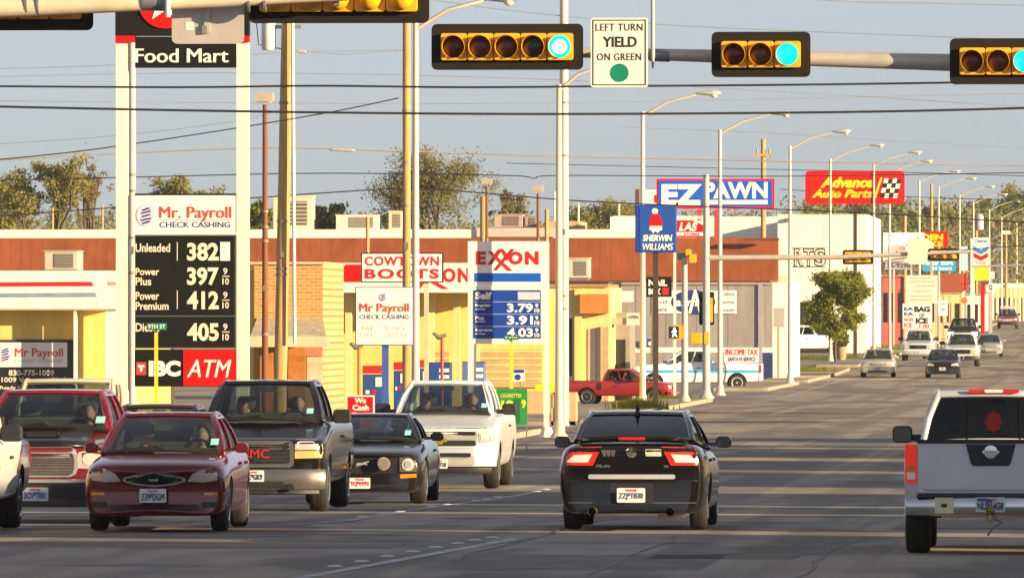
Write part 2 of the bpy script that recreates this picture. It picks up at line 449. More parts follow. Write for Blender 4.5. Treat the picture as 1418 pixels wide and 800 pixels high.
# ------------------------------------------------------------------ vehicles
# a vehicle's own frame: x across, y from front (0) to rear (L), z up from the road
RUBBER = M('tyre_rubber', (.02, .019, .018), .85, var=.25, vs=8)
ALLOY = M('wheel_alloy', (.55, .54, .52), .3, metal=.9, var=.1)
STEEL = M('wheel_steel', (.30, .28, .25), .45, metal=.6)
CHROME = M('chrome', (.84, .83, .81), .18, metal=.62, var=.04, coat=.5)
REDD = M('red_lens_dark', (.50, .012, .008), .15, coat=.8)
GLASSR = glass_mat('glass_rear', (.50, .54, .54))
PLAST = M('black_plastic', (.018, .018, .019), .5, var=.2)
INTER = M('cabin_trim', (.09, .085, .08), .8, var=.2)
SEAT = M('seat_cloth', (.13, .12, .11), .9, var=.2)
LENS = M('headlight_lens', (.50, .48, .44), .08, var=.10, vs=14, coat=1.)
BOWL = M('lamp_bowl', (.80, .79, .75), .2, metal=.35, coat=.6)
AMBER = M('amber_lens', (.75, .24, .02), .15, coat=.6)
REDL = emis('red_lens', (.72, .02, .008), .22)  # faint emission stands in for sunlight caught by the tail lights
CLEARL = M('clear_lens', (.88, .82, .78), .15, coat=.8)
PLATE = M('plate_white', (.68, .70, .72), .45)
INK = M('plate_ink', (.03, .03, .10), .6)
INKR = M('red_ink', (.6, .02, .02), .5)
INKB = M('blue_ink', (.02, .10, .42), .5)
STICK = M('sticker_teal', (.25, .62, .66), .5)
def paint(name, col, rough=.22, metal=.35, coat=.6):
    return M(name, col, rough, metal, var=.05, vs=2, coat=coat)

SECT = [(0, 0), (.55, 0), (.86, .0), (.945, .07), (.975, .22), (1., .45), (1., .62), (.985, .76), (.955, .88), (.90, .955), (.78, .995), (.45, 1.), (0, 1.)]
BEDSECT = [(0, 0), (.55, 0), (.88, .0), (.955, .06), (.98, .2), (1., .42), (1., .62), (.995, .78), (.985, .90), (.965, .975), (.90, 1.), (.5, 1.), (0, 1.)]
def loft(stations, sect, crown=.03):
    g = G(); n = len(sect)
    rows = []
    for (y, zb, zt, hw, *rest) in stations:
        sw = rest[0] if rest else 0.
        row = []
        for (fx, fz) in sect:
            x = fx * hw
            row.append(Vector((x, y + sw * fx * fx, zb + fz * (zt - zb) + (crown * (1 - fx * fx) if fz > .97 else 0))))
        row += [Vector((-v.x, v.y, v.z)) for v in row[-2:0:-1]]
        rows.append(row)
    m = len(rows[0])
    for r in rows: g.v += r
    for j in range(len(rows) - 1):
        for i in range(m):
            g.f.append([j*m + i, j*m + (i+1) % m, (j+1)*m + (i+1) % m, (j+1)*m + i])
    # end caps as strips between mirrored points
    for j, fl in ((0, 1), (len(rows) - 1, 0)):
        o = j * m
        for i in range(n - 1):
            a, b = i, i + 1
            a2, b2 = (m - a) % m, (m - b) % m
            q = [o + a, o + b, o + b2, o + a2]
            q = [k for k_, k in enumerate(q) if k not in q[:k_]]
            if len(q) >= 3: g.f.append(q if fl else q[::-1])
    return g
def mesh_eval(o):
    dg = bpy.context.evaluated_depsgraph_get(); dg.update()
    return bpy.data.meshes.new_from_object(o.evaluated_get(dg))
def body(name, st, sect, mat, parent, wheels, crown=.03, sub=2):
    o = loft(st, sect, crown).build(name, mat, None)
    md = o.modifiers.new('s', 'SUBSURF'); md.levels = md.render_levels = sub
    me = mesh_eval(o)
    bv = BVHTree.FromPolygons([v.co.copy() for v in me.vertices], [list(p.vertices) for p in me.polygons])
    o.modifiers.clear(); o.data = me
    if wheels:
        g = G()
        for (yw, r, w, tr) in wheels:
            ra = r * 1.13
            for sgn in (-1, 1):
                g.cyl((sgn * (tr - w - .12), yw, r * 1.0), (sgn * (tr + .6), yw, r * 1.0), ra, n=28)
        c = g.build('cut', M('wheel_well', (.012, .012, .012), .9))
        md = o.modifiers.new('b', 'BOOLEAN'); md.object = c; md.operation = 'DIFFERENCE'; md.solver = 'EXACT'
        try: md.material_mode = 'TRANSFER'
        except Exception: pass
        me = mesh_eval(o); o.modifiers.clear(); o.data = me
        bpy.data.objects.remove(c)
    for p in o.data.polygons: p.use_smooth = True
    o.data.set_sharp_from_angle(angle=R(38))
    o.parent = parent; ORG[o] = ORG[parent]
    return o, bv
def dense(poly, res):
    """triangulate a polygon with inner grid points"""
    pts = []
    for i in range(len(poly)):
        a, b = Vector(poly[i]), Vector(poly[(i + 1) % len(poly)])
        k = max(1, int((b - a).length / res))
        pts += [a + (b - a) * t / k for t in range(k)]
    n = len(pts); edges = [(i, (i + 1) % n) for i in range(n)]
    x0, x1 = min(p.x for p in pts), max(p.x for p in pts); y0, y1 = min(p.y for p in pts), max(p.y for p in pts)
    extra = []
    nx, ny = max(1, int((x1 - x0) / res)), max(1, int((y1 - y0) / res))
    for i in range(1, nx):
        for j in range(1, ny): extra.append(Vector((x0 + (x1-x0) * i / nx, y0 + (y1-y0) * j / ny)))
    v, e, f, *_ = delaunay_2d_cdt(pts + extra, edges, [], 1, 1e-5)
    return v, f
def conform(bv, poly, side, name, mat, parent, off=.008, res=.07, back=.012):
    """a panel laid on the body: polygon in (x,z) seen from the front/rear or (y,z) seen from a side"""
    vs, fs = dense(poly, res)
    D = {'front': Vector((0, 1, 0)), 'rear': Vector((0, -1, 0)), 'left': Vector((1, 0, 0)), 'right': Vector((-1, 0, 0))}[side]
    out, inn = [], []
    for p in vs:
        if side in ('front', 'rear'): o = Vector((p.x, 0, p.y)) - D * 30
        else: o = Vector((0, p.x, p.y)) - D * 30
        h = bv.ray_cast(o, D)
        if h[0] is None:
            q = bv.find_nearest(o + D * 29); hp = Vector(o); k = 1 if side in ('front', 'rear') else 0
            hp[k] = q[0][k]
        else: hp = h[0]
        out.append(hp - D * off); inn.append(hp + D * back)
    g = G(); n = len(out); g.v = out + inn
    g.f = [list(f) for f in fs] + [[i + n for i in f][::-1] for f in fs]
    cnt = {}
    for f in fs:
        for i in range(len(f)):
            e = (f[i], f[(i + 1) % len(f)]); cnt[tuple(sorted(e))] = cnt.get(tuple(sorted(e)), []) + [e]
    for k, es in cnt.items():
        if len(es) == 1: a, b = es[0]; g.f.append([b, a, a + n, b + n])
    return g.build(name, mat, parent, smooth=40)
def mir(poly): return [(-x, z) for x, z in poly][::-1]
def both(bv, poly, side, name, mat, parent, **k):
    return conform(bv, poly, side, name, mat, parent, **k), conform(bv, mir(poly), side, name, mat, parent, **k)
def rect(x0, x1, z0, z1, r=.02):
    p = []
    for cx, cz, a in ((x1 - r, z1 - r, 0), (x0 + r, z1 - r, 90), (x0 + r, z0 + r, 180), (x1 - r, z0 + r, 270)):
        for k in range(3): t = R(a + 45 * k); p.append((cx + r * math.cos(t), cz + r * math.sin(t)))
    return p
def circ(x, z, r, n=16): return [(x + r * math.cos(2*math.pi*k/n), z + r * math.sin(2*math.pi*k/n)) for k in range(n)]

def ruled(lo, hi, u0, u1, v0, v1, nu=10, nv=4, bulge=Vector((0, 0, 0)), t=.02, outward=Vector((0, -1, 0))):
    """strip of the surface between the curves lo(u) and hi(u), with a thickness"""
    g = G(); O, I = [], []
    for j in range(nv + 1):
        for i in range(nu + 1):
            u = u0 + (u1 - u0) * i / nu; v = v0 + (v1 - v0) * j / nv
            p = lo(u).lerp(hi(u), v) + bulge * (4 * v * (1 - v))
            O.append(p + outward * t * .5); I.append(p - outward * t * .5)
    g.v = O + I; n = len(O); m = nu + 1
    for j in range(nv):
        for i in range(nu):
            q = [j*m + i, j*m + i + 1, (j+1)*m + i + 1, (j+1)*m + i]
            g.f.append(q); g.f.append([k + n for k in q][::-1])
    ring = [i for i in range(m)] + [j*m + nu for j in range(1, nv + 1)] + [nv*m + i for i in range(nu - 1, -1, -1)] + [j*m for j in range(nv - 1, 0, -1)]
    for a, b in zip(ring, ring[1:] + ring[:1]): g.f.append([b, a, a + n, b + n])
    return g
def merge(gs):
    g = G()
    for x in gs: g.add(x.v, x.f)
    return g
def greenhouse(t, A, B, C, D, mat, glass, split=(.5,), crown=(.05, .012), side_u=(.03, .97), rear_glass=None, solid_rear=False, vr=(.03, .94), ur=.92, seats=True):
    """A windscreen base, B roof front, C roof rear, D rear window base: (x, y, z) of the left-out corner, mirrored"""
    A, B, C, D = [Vector(p) for p in (A, B, C, D)]
    def cv(P, dy, dz): return lambda u: Vector((u * P.x, P.y + dy * (1 - u*u), P.z + dz * (1 - u*u)))
    a, b = cv(A, -.16, crown[0]), cv(B, -.07, crown[1]); c, d = cv(C, .05, crown[1]), cv(D, .10, .03)
    up = Vector((0, -.6, .8))
    fr = [ruled(a, b, -1, -ur, 0, 1, 2, 6, t=.05, outward=up), ruled(a, b, ur, 1, 0, 1, 2, 6, t=.05, outward=up), ruled(a, b, -ur, ur, vr[1], 1, 10, 2, t=.05, outward=up)]
    roof = ruled(b, c, -1, 1, 0, 1, 12, 6, bulge=Vector((0, 0, .012)), t=.05, outward=Vector((0, 0, 1)))
    up2 = Vector((0, .6, .8)); v0r = .12
    rr = [ruled(d, c, -1, -ur, 0, 1, 2, 4, t=.05, outward=up2), ruled(d, c, ur, 1, 0, 1, 2, 4, t=.05, outward=up2), ruled(d, c, -ur, ur, .92, 1, 10, 1, t=.05, outward=up2), ruled(d, c, -ur, ur, 0, .06, 10, 1, t=.05, outward=up2)]
    sides = []; wins = []
    for sg in (1, -1):
        def lo(u, sg=sg): p = A.lerp(D, u); return Vector((sg * p.x, p.y, p.z))
        def hi(u, sg=sg): p = B.lerp(C, u); return Vector((sg * p.x, p.y, p.z))
        ov = Vector((sg, 0, .3)); bl = Vector((sg * .03, 0, 0))
        us = [side_u[0]] + list(split) + [side_u[1]]
        sides.append(ruled(lo, hi, 0, 1, .90, 1, 10, 2, t=.05, outward=ov, bulge=bl))
        sides.append(ruled(lo, hi, 0, 1, 0, .05, 10, 1, t=.05, outward=ov, bulge=bl))
        sides.append(ruled(lo, hi, 0, us[0], .05, .90, 1, 4, t=.05, outward=ov, bulge=bl))
        sides.append(ruled(lo, hi, us[-1], 1, .05, .90, 1, 4, t=.05, outward=ov, bulge=bl))
        for k in range(len(us) - 1):
            e0 = us[k] + (.012 if k else 0); e1 = us[k + 1] - (.012 if k < len(us) - 2 else 0)
            wins.append(ruled(lo, hi, e0, e1, .05, .90, 6, 4, t=.012, outward=ov, bulge=bl))
            if k: sides.append(ruled(lo, hi, us[k] - .014, us[k] + .014, .05, .90, 1, 4, t=.055, outward=ov, bulge=bl))
    rails = []
    for sg in (1, -1):
        f = lambda P, dx=0., dz=0.: Vector((sg * (P.x + dx), P.y, P.z + dz))
        rails.append(G().tube([f(A), f(A).lerp(f(B), .5) + Vector((sg * .012, -.01, .01)), f(B, -.02, -.015), f(B).lerp(f(C), .5) + Vector((sg * .0, 0, .01)), f(C, -.02, -.015), f(C).lerp(f(D), .5) + Vector((sg * .012, .01, .01)), f(D)], [.03, .038, .048, .045, .048, .042, .035], 10))
    merge(fr + rr + sides + rails).build('cabin_frame', mat, t, smooth=40)
    roof.build('roof', mat, t, smooth=50)
    ws = ruled(a, b, -ur, ur, 0, vr[1], 12, 6, t=.012, outward=up, bulge=Vector((0, -.02, .02))).build('windscreen', glass, t, smooth=50)
    rg = rear_glass or (GLASSR if glass is GLASS else glass); sgl = GLASSS if glass is GLASS else glass
    ruled(d, c, -ur, ur, .06, .92, 12, 4, t=.012, outward=up2, bulge=Vector((0, .02, .01))).build('rear_window', rg, t, smooth=50)
    for w in wins: w.build('side_window', sgl, t, smooth=50)
    ruled(a, b, -.96, .96, -.03, .035, 10, 1, t=.03, outward=up).build('cowl', PLAST, t, smooth=50)
    # wipers
    w = G()
    for x0, x1 in ((-.62, -.02), (.02, .62)):
        p0 = a(x0 / A.x) + Vector((0, -.03, .012)); q = a(x1 / A.x).lerp(b(x1 / A.x), .05) + Vector((0, -.03, .02))
        w.tube([p0, q], .014, 6)
    w.build('wiper', PLAST, t)
    # cabin: dashboard, seats, mirror, wheel
    g = G().box(-A.x * .96, A.x * .96, A.y + .12, A.y + .62, A.z - .25, A.z + .02)
    g.build('dashboard', INTER, t, bevel=.04)
    if seats:
        ys = A.y + 1.35
        for x in (-.37, .37):
            s = G().rbox(x - .24, x + .24, ys, ys + .13, A.z - .5, A.z + .13, .08).build('seat', SEAT, t, bevel=.03)
            G().rbox(x - .13, x + .13, ys + .02, ys + .12, A.z + .17, A.z + .36, .05).build('headrest', SEAT, s, bevel=.03)
        if D.y - A.y > 2.3:
            G().rbox(-.62, .62, ys + .9, ys + 1.03, A.z - .5, A.z + .12, .08).build('rear_seat', SEAT, t, bevel=.03)
        m = a(0).lerp(b(0), .80) + Vector((0, .12, 0))
        G().rbox(-.12, .12, m.y, m.y + .04, m.z - .035, m.z + .035, .03).build('rear_view_mirror', PLAST, t)
        pts = [Vector((.37 + .19 * math.cos(k * math.pi / 10), A.y + .72 + .06 * math.sin(k*math.pi/10), A.z - .02 + .18 * math.sin(k * math.pi / 10))) for k in range(21)]
        G().tube(pts, .016, 6, cap=False).build('steering_wheel', PLAST, t, smooth=60)
    t_sh = (a, b)
    SHIELD[t] = t_sh
    return a, b
def sticker(t, x, z, w=.09, h=.07):
    a, b = SHIELD[t]; g = G()
    for (dx, dz) in ((0, 0), (w, 0), (w, h), (0, h)):
        xx, zz = x + dx, z + dz; u = 0.
        for _ in range(8):
            v = (zz - a(u).z) / (b(u).z - a(u).z); u = xx / max(.1, a(1).lerp(b(1), v).x)
        g.v.append(a(u).lerp(b(u), v) + Vector((0, -.035, .035)))
    g.v += [q + Vector((0, .004, -.004)) for q in g.v]
    g.f = [[0,1,2,3], [7,6,5,4], [0,4,5,1], [1,5,6,2], [2,6,7,3], [3,7,4,0]]
    return g.build('inspection_sticker', STICK, t)
SHIELD = {}
def wheel(t, x, y, r, w, rim, spokes=5, style='spoke'):
    sg = 1 if x > 0 else -1
    p = [(r*.60, -w/2), (r*.80, -w/2), (r*.93, -w*.48), (r*.985, -w*.36), (r, -w*.2), (r, -w*.03), (r*.985, -w*.02), (r*.985, w*.02), (r, w*.03), (r, w*.2), (r*.985, w*.36), (r*.93, w*.48), (r*.80, w/2), (r*.60, w/2)]
    ty = G().lathe(p, (x - sg * w / 2, y, r), 'x', 28).build('wheel', RUBBER, t, smooth=40)
    g = G(); fx = x - sg * .03
    ring = [(r*.64, -.03), (r*.64, .035), (r*.60, .04), (r*.54, .03), (r*.53, -.03)]
    g.lathe([(a, b * sg) for a, b in ring], (fx, y, r), 'x', 28)
    g.lathe([(r*.16, -.02*sg), (r*.16, .02*sg), (r*.08, .032*sg)], (fx, y, r), 'x', 16)
    for k in range(spokes):
        an = 2 * math.pi * k / spokes + .3
        d = Vector((0, math.cos(an), math.sin(an))); e = Vector((0, -math.sin(an), math.cos(an)))
        c = Vector((fx, y, r)); hw = r * (.10 if spokes <= 6 else .045)
        q = []
        for rr_, ww in ((r*.12, hw), (r*.60, hw * 1.25)):
            for s_ in (-1, 1):
                for dx in (-.02, .022): q.append(c + d * rr_ + e * (s_ * ww) + Vector((dx * sg, 0, 0)))
        g.add(q, [(0,1,3,2), (4,6,7,5), (0,4,5,1), (2,3,7,6), (1,5,7,3), (0,2,6,4)])
    g.build('rim', rim, ty, smooth=35)
    G().cyl((x - sg * (w * .55), y, r), (x - sg * .09, y, r), r * .52, n=20).build('brake_drum', M('brake_dark', (.03, .028, .026), .6, metal=.3), ty)
    return ty
def wheels_of(t, wl, rim, spokes):
    for (yw, r, w, tr) in wl:
        for sg in (-1, 1): wheel(t, sg * tr, yw, r, w, rim, spokes)
def mirrors(t, x, y, z, mat, w=.20, h=.15, big=False):
    for sg in (-1, 1):
        g = G().rbox(sg * (x + w / 2) - w / 2, sg * (x + w / 2) + w / 2, y, y + .13, z, z + h, min(.05, h * .4))
        m = g.build('side_mirror', mat, t, bevel=.02)
        G().box(min(sg * (x - .10), sg * x), max(sg * (x - .10), sg * x) + .0, y + .02, y + .09, z + .02, z + h * .5).build('mirror_arm', mat, m)
        G().rbox(sg * (x + w / 2) - w / 2 + .015, sg * (x + w / 2) + w / 2 - .015, y + .131, y + .136, z + .015, z + h - .015, .03).build('mirror_glass', M('mirror_glass', (.10, .11, .12), .1, metal=.8), m)
def plate(t, x, z, y, txt, face=-1, w=.31, h=.16, ink=INK):
    p = G().rbox(x - w/2, x + w/2, y + (0 if face < 0 else -.02), y + (.02 if face < 0 else 0), z, z + h, .015).build('license_plate', PLATE, t)
    letter_local(txt, ink, p, x - w*.43, x + w*.43, z + h*.16, z + h*.68, y, bold=.02, face=face)
    letter_local('TEXAS', INKR, p, x - w*.2, x + w*.2, z + h*.76, z + h*.92, y, bold=.01, face=face)
def bar(x, z0, z1, y, sweep, depth=.14, n=12, lip=0.):
    """a bumper-like bar curved back at its ends"""
    g = G(); m = 6
    for i in range(n + 1):
        u = -1 + 2 * i / n; xx = u * x; yy = y + sweep * abs(u) ** 3
        h = z1 - z0
        for (dy, dz) in ((depth, 0), (.02, 0), (0, h * .2), (0, h * .8), (.03, h), (depth, h)):
            g.v.append(Vector((xx, yy + dy, z0 + dz)))
    for i in range(n):
        for k in range(m): g.f.append([i*m + k, i*m + (k+1) % m, (i+1)*m + (k+1) % m, (i+1)*m + k])
    g.f.append(list(range(m))[::-1]); g.f.append([n*m + k for k in range(m)])
    return g
def seams(t, bv, ys, z0, z1, x_is='both'):
    g = []
    for y in ys:
        for sd in ('left', 'right'):
            conform(bv, [(y - .006, z0), (y + .006, z0), (y + .006, z1), (y - .006, z1)], sd, 'door_seam', PLAST, t, off=.003, res=.2)
def handles(t, bv, ys, z, mat):
    for y in ys:
        for sd in ('left', 'right'):
            conform(bv, rect(y - .10, y + .10, z - .018, z + .018, .015), sd, 'door_handle', mat, t, off=.03, res=.1)
def vroot(name, label, cat, px, Y, rz=0, L=0, group=None, X=None, z=None):
    X = at(px, 500, Y).x if X is None else X
    ca, sa = math.cos(rz), math.sin(rz)
    z = gz(X, Y) + .008 if z is None else z
    return thing(name, label, cat, (X, Y, z), rz, group)

SEDAN_ST = lambda k=1., h=1.: [(0.00, .28*h, .66*h, .58*k, .14), (0.02, .21*h, .735*h, .76*k, .16), (0.10, .19, .79*h, .845*k, .08), (0.45, .19, .85*h, .865*k, .02), (0.9, .19, .90*h, .87*k), (1.25, .19, .93*h, .865*k), (2.3, .19, .95*h, .87*k), (3.3, .19, .97*h, .86*k), (3.75, .20, .99*h, .845*k), (4.2, .23, .97*h, .80*k, -.04), (4.40, .28, .92*h, .70*k, -.12), (4.46, .36, .82*h, .56*k, -.10)]

def truck_stations(L, hw, zh, zb, nose=.0):
    return [(0, .46, zh - .12, hw * .84, .10), (.05, .42, zh - .03, hw * .93, .10), (.22, .38, zh + .01, hw * .985, .04), (.6, .36, zh + .06, hw), (1.2, .36, zb - .05, hw), (1.55, .36, zb, hw), (L - 2.2, .36, zb, hw), (L - .3, .40, zb - .02, hw), (L - .06, .45, zb - .03, hw * .985), (L, .50, zb - .06, hw * .94)]
# ------------------------------------------------------------------ the people (one continuous figure, seated, hands on the wheel or in the lap)
HAIRD = M('dark_hair', (.02, .014, .01), .8)
EYE = M('eye_dark', (.015, .012, .01), .3)
def person(lbl, root_mat, loc_, shirt, skin, hair=HAIRD, drive=True, scale=1., turn=0., longhair=False):
    """seated figure facing -y in the frame of root_mat; loc_ is the hip point"""
    V, Rr, E = [], [], []
    def n(p, r, par=None):
        V.append(Vector(p)); Rr.append(r if isinstance(r, tuple) else (r, r))
        if par is not None: E.append((par, len(V) - 1))
        return len(V) - 1
    hip = n((0, 0, .10), (.15, .12)); wa = n((0, .02, .26), (.14, .105), hip); ch = n((0, .05, .44), (.175, .115), wa)
    sh = n((0, .06, .55), (.12, .085), ch); ne = n((0, .05, .64), .052, sh); n((0, .03, .69), .052, ne)
    for s in (-1, 1):
        t1 = n((s * .10, -.05, .09), .085, hip); kn = n((s * .14, -.46, .12), .06, t1); an = n((s * .14, -.82, .02), .042, kn); n((s * .14, -.90, .10), .034, an)
        so = n((s * .18, .06, .53), .062, sh); 
        if drive:
            el = n((s * .25, -.10, .33), .045, so); wr = n((s * .17, -.36, .42), .03, el); pa = n((s * .165, -.43, .46), (.034, .02), wr); fd = Vector((0, -.6, .6))
        else:
            el = n((s * .24, .02, .27), .045, so); wr = n((s * .13, -.18, .20), .03, el); pa = n((s * .11, -.26, .19), (.034, .02), wr); fd = Vector((-.1 * s, -.8, -.12))
        for k in range(4):
            o = V[pa] + Vector(((k - 1.5) * .019, -.03, .02 if drive else 0)); a = n(o, .010, pa); ln = (.035, .04, .042, .03)[k]
            b = n(o + fd * ln, .0095, a); n(o + fd * ln + Vector((0, .006, -.03)), .008, b)
        th = n(V[pa] + Vector((-s * .035, -.005, .01)), .011, pa); n(V[th] + Vector((-s * .008, -.03, .012)), .0095, th)
    me = bpy.data.meshes.new('person'); me.from_pydata(V, E, []); o = bpy.data.objects.new('person', me); COL.objects.link(o)
    md = o.modifiers.new('k', 'SKIN'); md.use_smooth_shade = True
    sk = me.skin_vertices[0].data
    for i, r in enumerate(Rr): sk[i].radius = r
    sk[hip].use_root = True
    sb = o.modifiers.new('s', 'SUBSURF'); sb.levels = sb.render_levels = 1
    m2 = mesh_eval(o); o.modifiers.clear(); o.data = m2
    # head with a face, joined on the neck
    bm = bmesh.new(); bm.from_mesh(m2)
    hd = bmesh.ops.create_uvsphere(bm, u_segments=20, v_segments=16, radius=1)['verts']
    ct = math.cos(turn); stn = math.sin(turn); hc = Vector((0, .02, .775))
    for v in hd:
        x, y, z = v.co
        f = 1.0 - .28 * max(0, -z) ** 1.4
        p = Vector((x * .076 * f, y * .096 * (1 - .12 * max(0, -z)), z * .118))
        if y < -.2:                                       # brow, sockets, nose, mouth, chin
            p.y -= .012 * math.exp(-((x / .16) ** 2) - ((z + .10) / .22) ** 2)
            p.y += .010 * math.exp(-((abs(x) - .42) / .17) ** 2 - ((z - .06) / .13) ** 2)
            p.y -= .006 * math.exp(-((x / .35) ** 2) - ((z + .52) / .10) ** 2)
            p.y -= .008 * math.exp(-((x / .3) ** 2) - ((z + .82) / .14) ** 2)
        if abs(x) > .93 and abs(z) < .3: p.x *= 1.12      # ears
        v.co = hc + Vector((p.x * ct - p.y * stn, p.x * stn + p.y * ct, p.z))
    bm.to_mesh(m2); bm.free()
    m2.materials.clear(); m2.materials.append(skin); m2.materials.append(shirt)
    for p in m2.polygons:
        c = p.center; p.use_smooth = True
        hand = c.y < -.30 and abs(c.x) < .3 and c.z > .3 if drive else (c.y < -.16 and .14 < c.z < .26 and abs(c.x) < .2)
        p.material_index = 0 if (c.z > .63 or hand) else 1
    h = bmesh.new(); hv = bmesh.ops.create_uvsphere(h, u_segments=18, v_segments=12, radius=1)['verts']
    for v in hv:
        x, y, z = v.co
        low = -.2 if not longhair else -1.9
        zz = max(z, low if y > -.1 else .52) * (.124 if not longhair or z > 0 else .14)
        p = Vector((x * .080, y * .098 + .012, zz))
        v.co = hc + Vector((p.x * ct - p.y * stn, p.x * stn + p.y * ct, p.z))
    hm = bpy.data.meshes.new('hair'); h.to_mesh(hm); h.free()
    for p in hm.polygons: p.use_smooth = True
    o.matrix_world = root_mat @ Matrix.Translation(loc_) @ Matrix.Scale(scale, 4)
    tag(o, lbl, 'person'); ORG[o] = Vector((0, 0, 0))
    link('hair', hm, hair, o)
    for s in (-1, 1):
        g = G().lathe([(.001, -.006), (.007, -.004), (.009, 0), (.007, .004), (.001, .006)], (0, 0, 0), n=8)
        q = Vector((s * .032, -.083, .007)); q = hc + Vector((q.x * ct - q.y * stn, q.x * stn + q.y * ct, q.z))
        g.v = [v + q for v in g.v]; g.build('eye', EYE, o, smooth=60)
    return o
SK1 = M('skin_light', (.50, .29, .18), .5, var=.05); SK2 = M('skin_tan', (.36, .20, .12), .5, var=.05)
SHB = M('shirt_blue', (.05, .12, .42), .8); SHD = M('shirt_dark', (.03, .03, .035), .8); SHW = M('shirt_white', (.5, .48, .45), .8); SHR = M('shirt_maroon', (.22, .03, .03), .8); SHG = M('shirt_grey', (.2, .2, .2), .8)
def TM(t): return Matrix.Translation(t.location) @ t.rotation_euler.to_matrix().to_4x4()

# ------------------------------------------------------------------ red compact sedan, nearest of the oncoming queue
P = paint('paint_red_metallic', (.135, .004, .007), .16, .3, .8)
t = vroot('compact_sedan', 'red compact sedan with oval chrome grille, nearest of the oncoming queue', 'car', 212, 125)
wl = [(.86, .315, .20, .83), (3.47, .315, .20, .83)]
b, bv = body('body', SEDAN_ST(), SECT, P, t, wl)
greenhouse(t, (.735, 1.18, .925), (.545, 1.98, 1.375), (.54, 2.95, 1.375), (.68, 3.75, .97), P, GLASS, (.47,))
wheels_of(t, wl, ALLOY, 7)
for o in both(bv, [(.40,.605),(.47,.70),(.60,.755),(.76,.785),(.755,.62),(.60,.595)], 'front', 'headlight', LENS, t, off=.006):
    sg = 1 if sum(v.co.x for v in o.data.vertices) > 0 else -1
    for cx, r in ((.665, .045), (.55, .040)):
        conform(bv, circ(sg * cx, .672, r), 'front', 'lamp_bowl', BOWL if cx < .6 else M('amber_rose', (.78, .50, .36), .15, coat=.7), o, off=.010, res=.05)
gr = conform(bv, [(.38 * math.cos(2*math.pi*k/36), .625 + .085 * math.sin(2*math.pi*k/36) * (1 - .25 * abs(math.cos(2*math.pi*k/36)))) for k in range(36)], 'front', 'grille', CHROME, t, off=.012)
conform(bv, [(.345 * math.cos(2*math.pi*k/36), .625 + .063 * math.sin(2*math.pi*k/36) * (1 - .2 * abs(math.cos(2*math.pi*k/36)))) for k in range(36)], 'front', 'grille_mesh', PLAST, gr, off=.018)
for z in (.605, .645): conform(bv, [(-.32, z - .004), (.32, z - .004), (.32, z + .004), (-.32, z + .004)], 'front', 'grille_bar', STEEL, gr, off=.024)
bd = conform(bv, [(.085 * math.cos(2*math.pi*k/20), .625 + .034 * math.sin(2*math.pi*k/20)) for k in range(20)], 'front', 'badge', M('badge_blue', (.03, .05, .16), .3), gr, off=.032)
y_ = min(v.co.y for v in bd.data.vertices)
letter_local('Ford', CHROME, gr, -.055, .055, .607, .643, y_ - .002, shear=.35)
conform(bv, rect(-.54, .54, .27, .33, .02), 'front', 'lower_intake', PLAST, t, off=.005)
both(bv, rect(.56, .76, .29, .36, .03), 'front', 'fog_lamp_pocket', PLAST, t, off=.005)
both(bv, rect(.60, .84, .44, .475, .01), 'front', 'marker_lamp', AMBER, t, off=.004)
conform(bv, [(-.80,.505),(.80,.505),(.80,.512),(-.80,.512)], 'front', 'bumper_seam', PLAST, t, off=.003)
plate(t, 0, .355, -.035, 'Z39*DGM', w=.32, h=.165)
mirrors(t, .83, 1.62, .93, P, .17, .12)
handles(t, bv, (2.35, 3.2), .80, P); seams(t, bv, (1.35, 2.45, 3.35), .28, .9)
sticker(t, .58, 1.00)
person('driver of the red compact sedan, hands on the wheel', TM(t), Vector((.37, 2.36, .36)), SHD, SK1, scale=.98)
person('small dark haired passenger low in the red compact sedan', TM(t), Vector((-.33, 2.35, .22)), SHW, SK2, drive=False, scale=.92)

# ------------------------------------------------------------------ trucks seen from the front
def pickup(name, label, px, Y, Pm, L=5.7, hw=1.0, H=1.87, zh=1.05, zb=1.28, r=.39, glass=GLASS, rim=ALLOY, wy=(.95, 4.55), cab=(1.45, 2.25, 3.35, 3.6), split=(.55,), rz=0, mir_=True, spokes=6, z=None, X=None, roofw=.64, bed=True, mm=PLAST):
    t = vroot(name, label, 'pickup truck', px, Y, rz, z=z, X=X)
    wl = [(wy[0], r, .26, hw - .03), (wy[1], r, .26, hw - .03)]
    b, bv = body('body', truck_stations(L, hw, zh, zb), BEDSECT, Pm, t, wl, crown=.02)
    greenhouse(t, (.83 * hw, cab[0], zb - .0), (roofw * hw, cab[1], H - .05), (roofw * hw, cab[2], H - .05), (.80 * hw, cab[3], zb), Pm, glass, split, ur=.93)
    wheels_of(t, wl, rim, spokes)
    if bed:
        yb = cab[3] + .12
        l = G().box(-hw * .82, hw * .82, yb, L - .12, zb - .02, zb + .006).build('bed_liner', PLAST, t)
    conform(bv, rect(-hw * .80, hw * .80, zh - .012, zh + .002, .002), 'front', 'bonnet_gap', PLAST, t, off=.003, res=.15)
    if mir_: mirrors(t, hw * .97, cab[0] + .35, zb - .02, mm, .26, .20)
    handles(t, bv, (cab[3] - .55,), zb - .22, PLAST); seams(t, bv, (cab[0] + .12, cab[3] + .05), .5, zb - .06)
    return t, b, bv
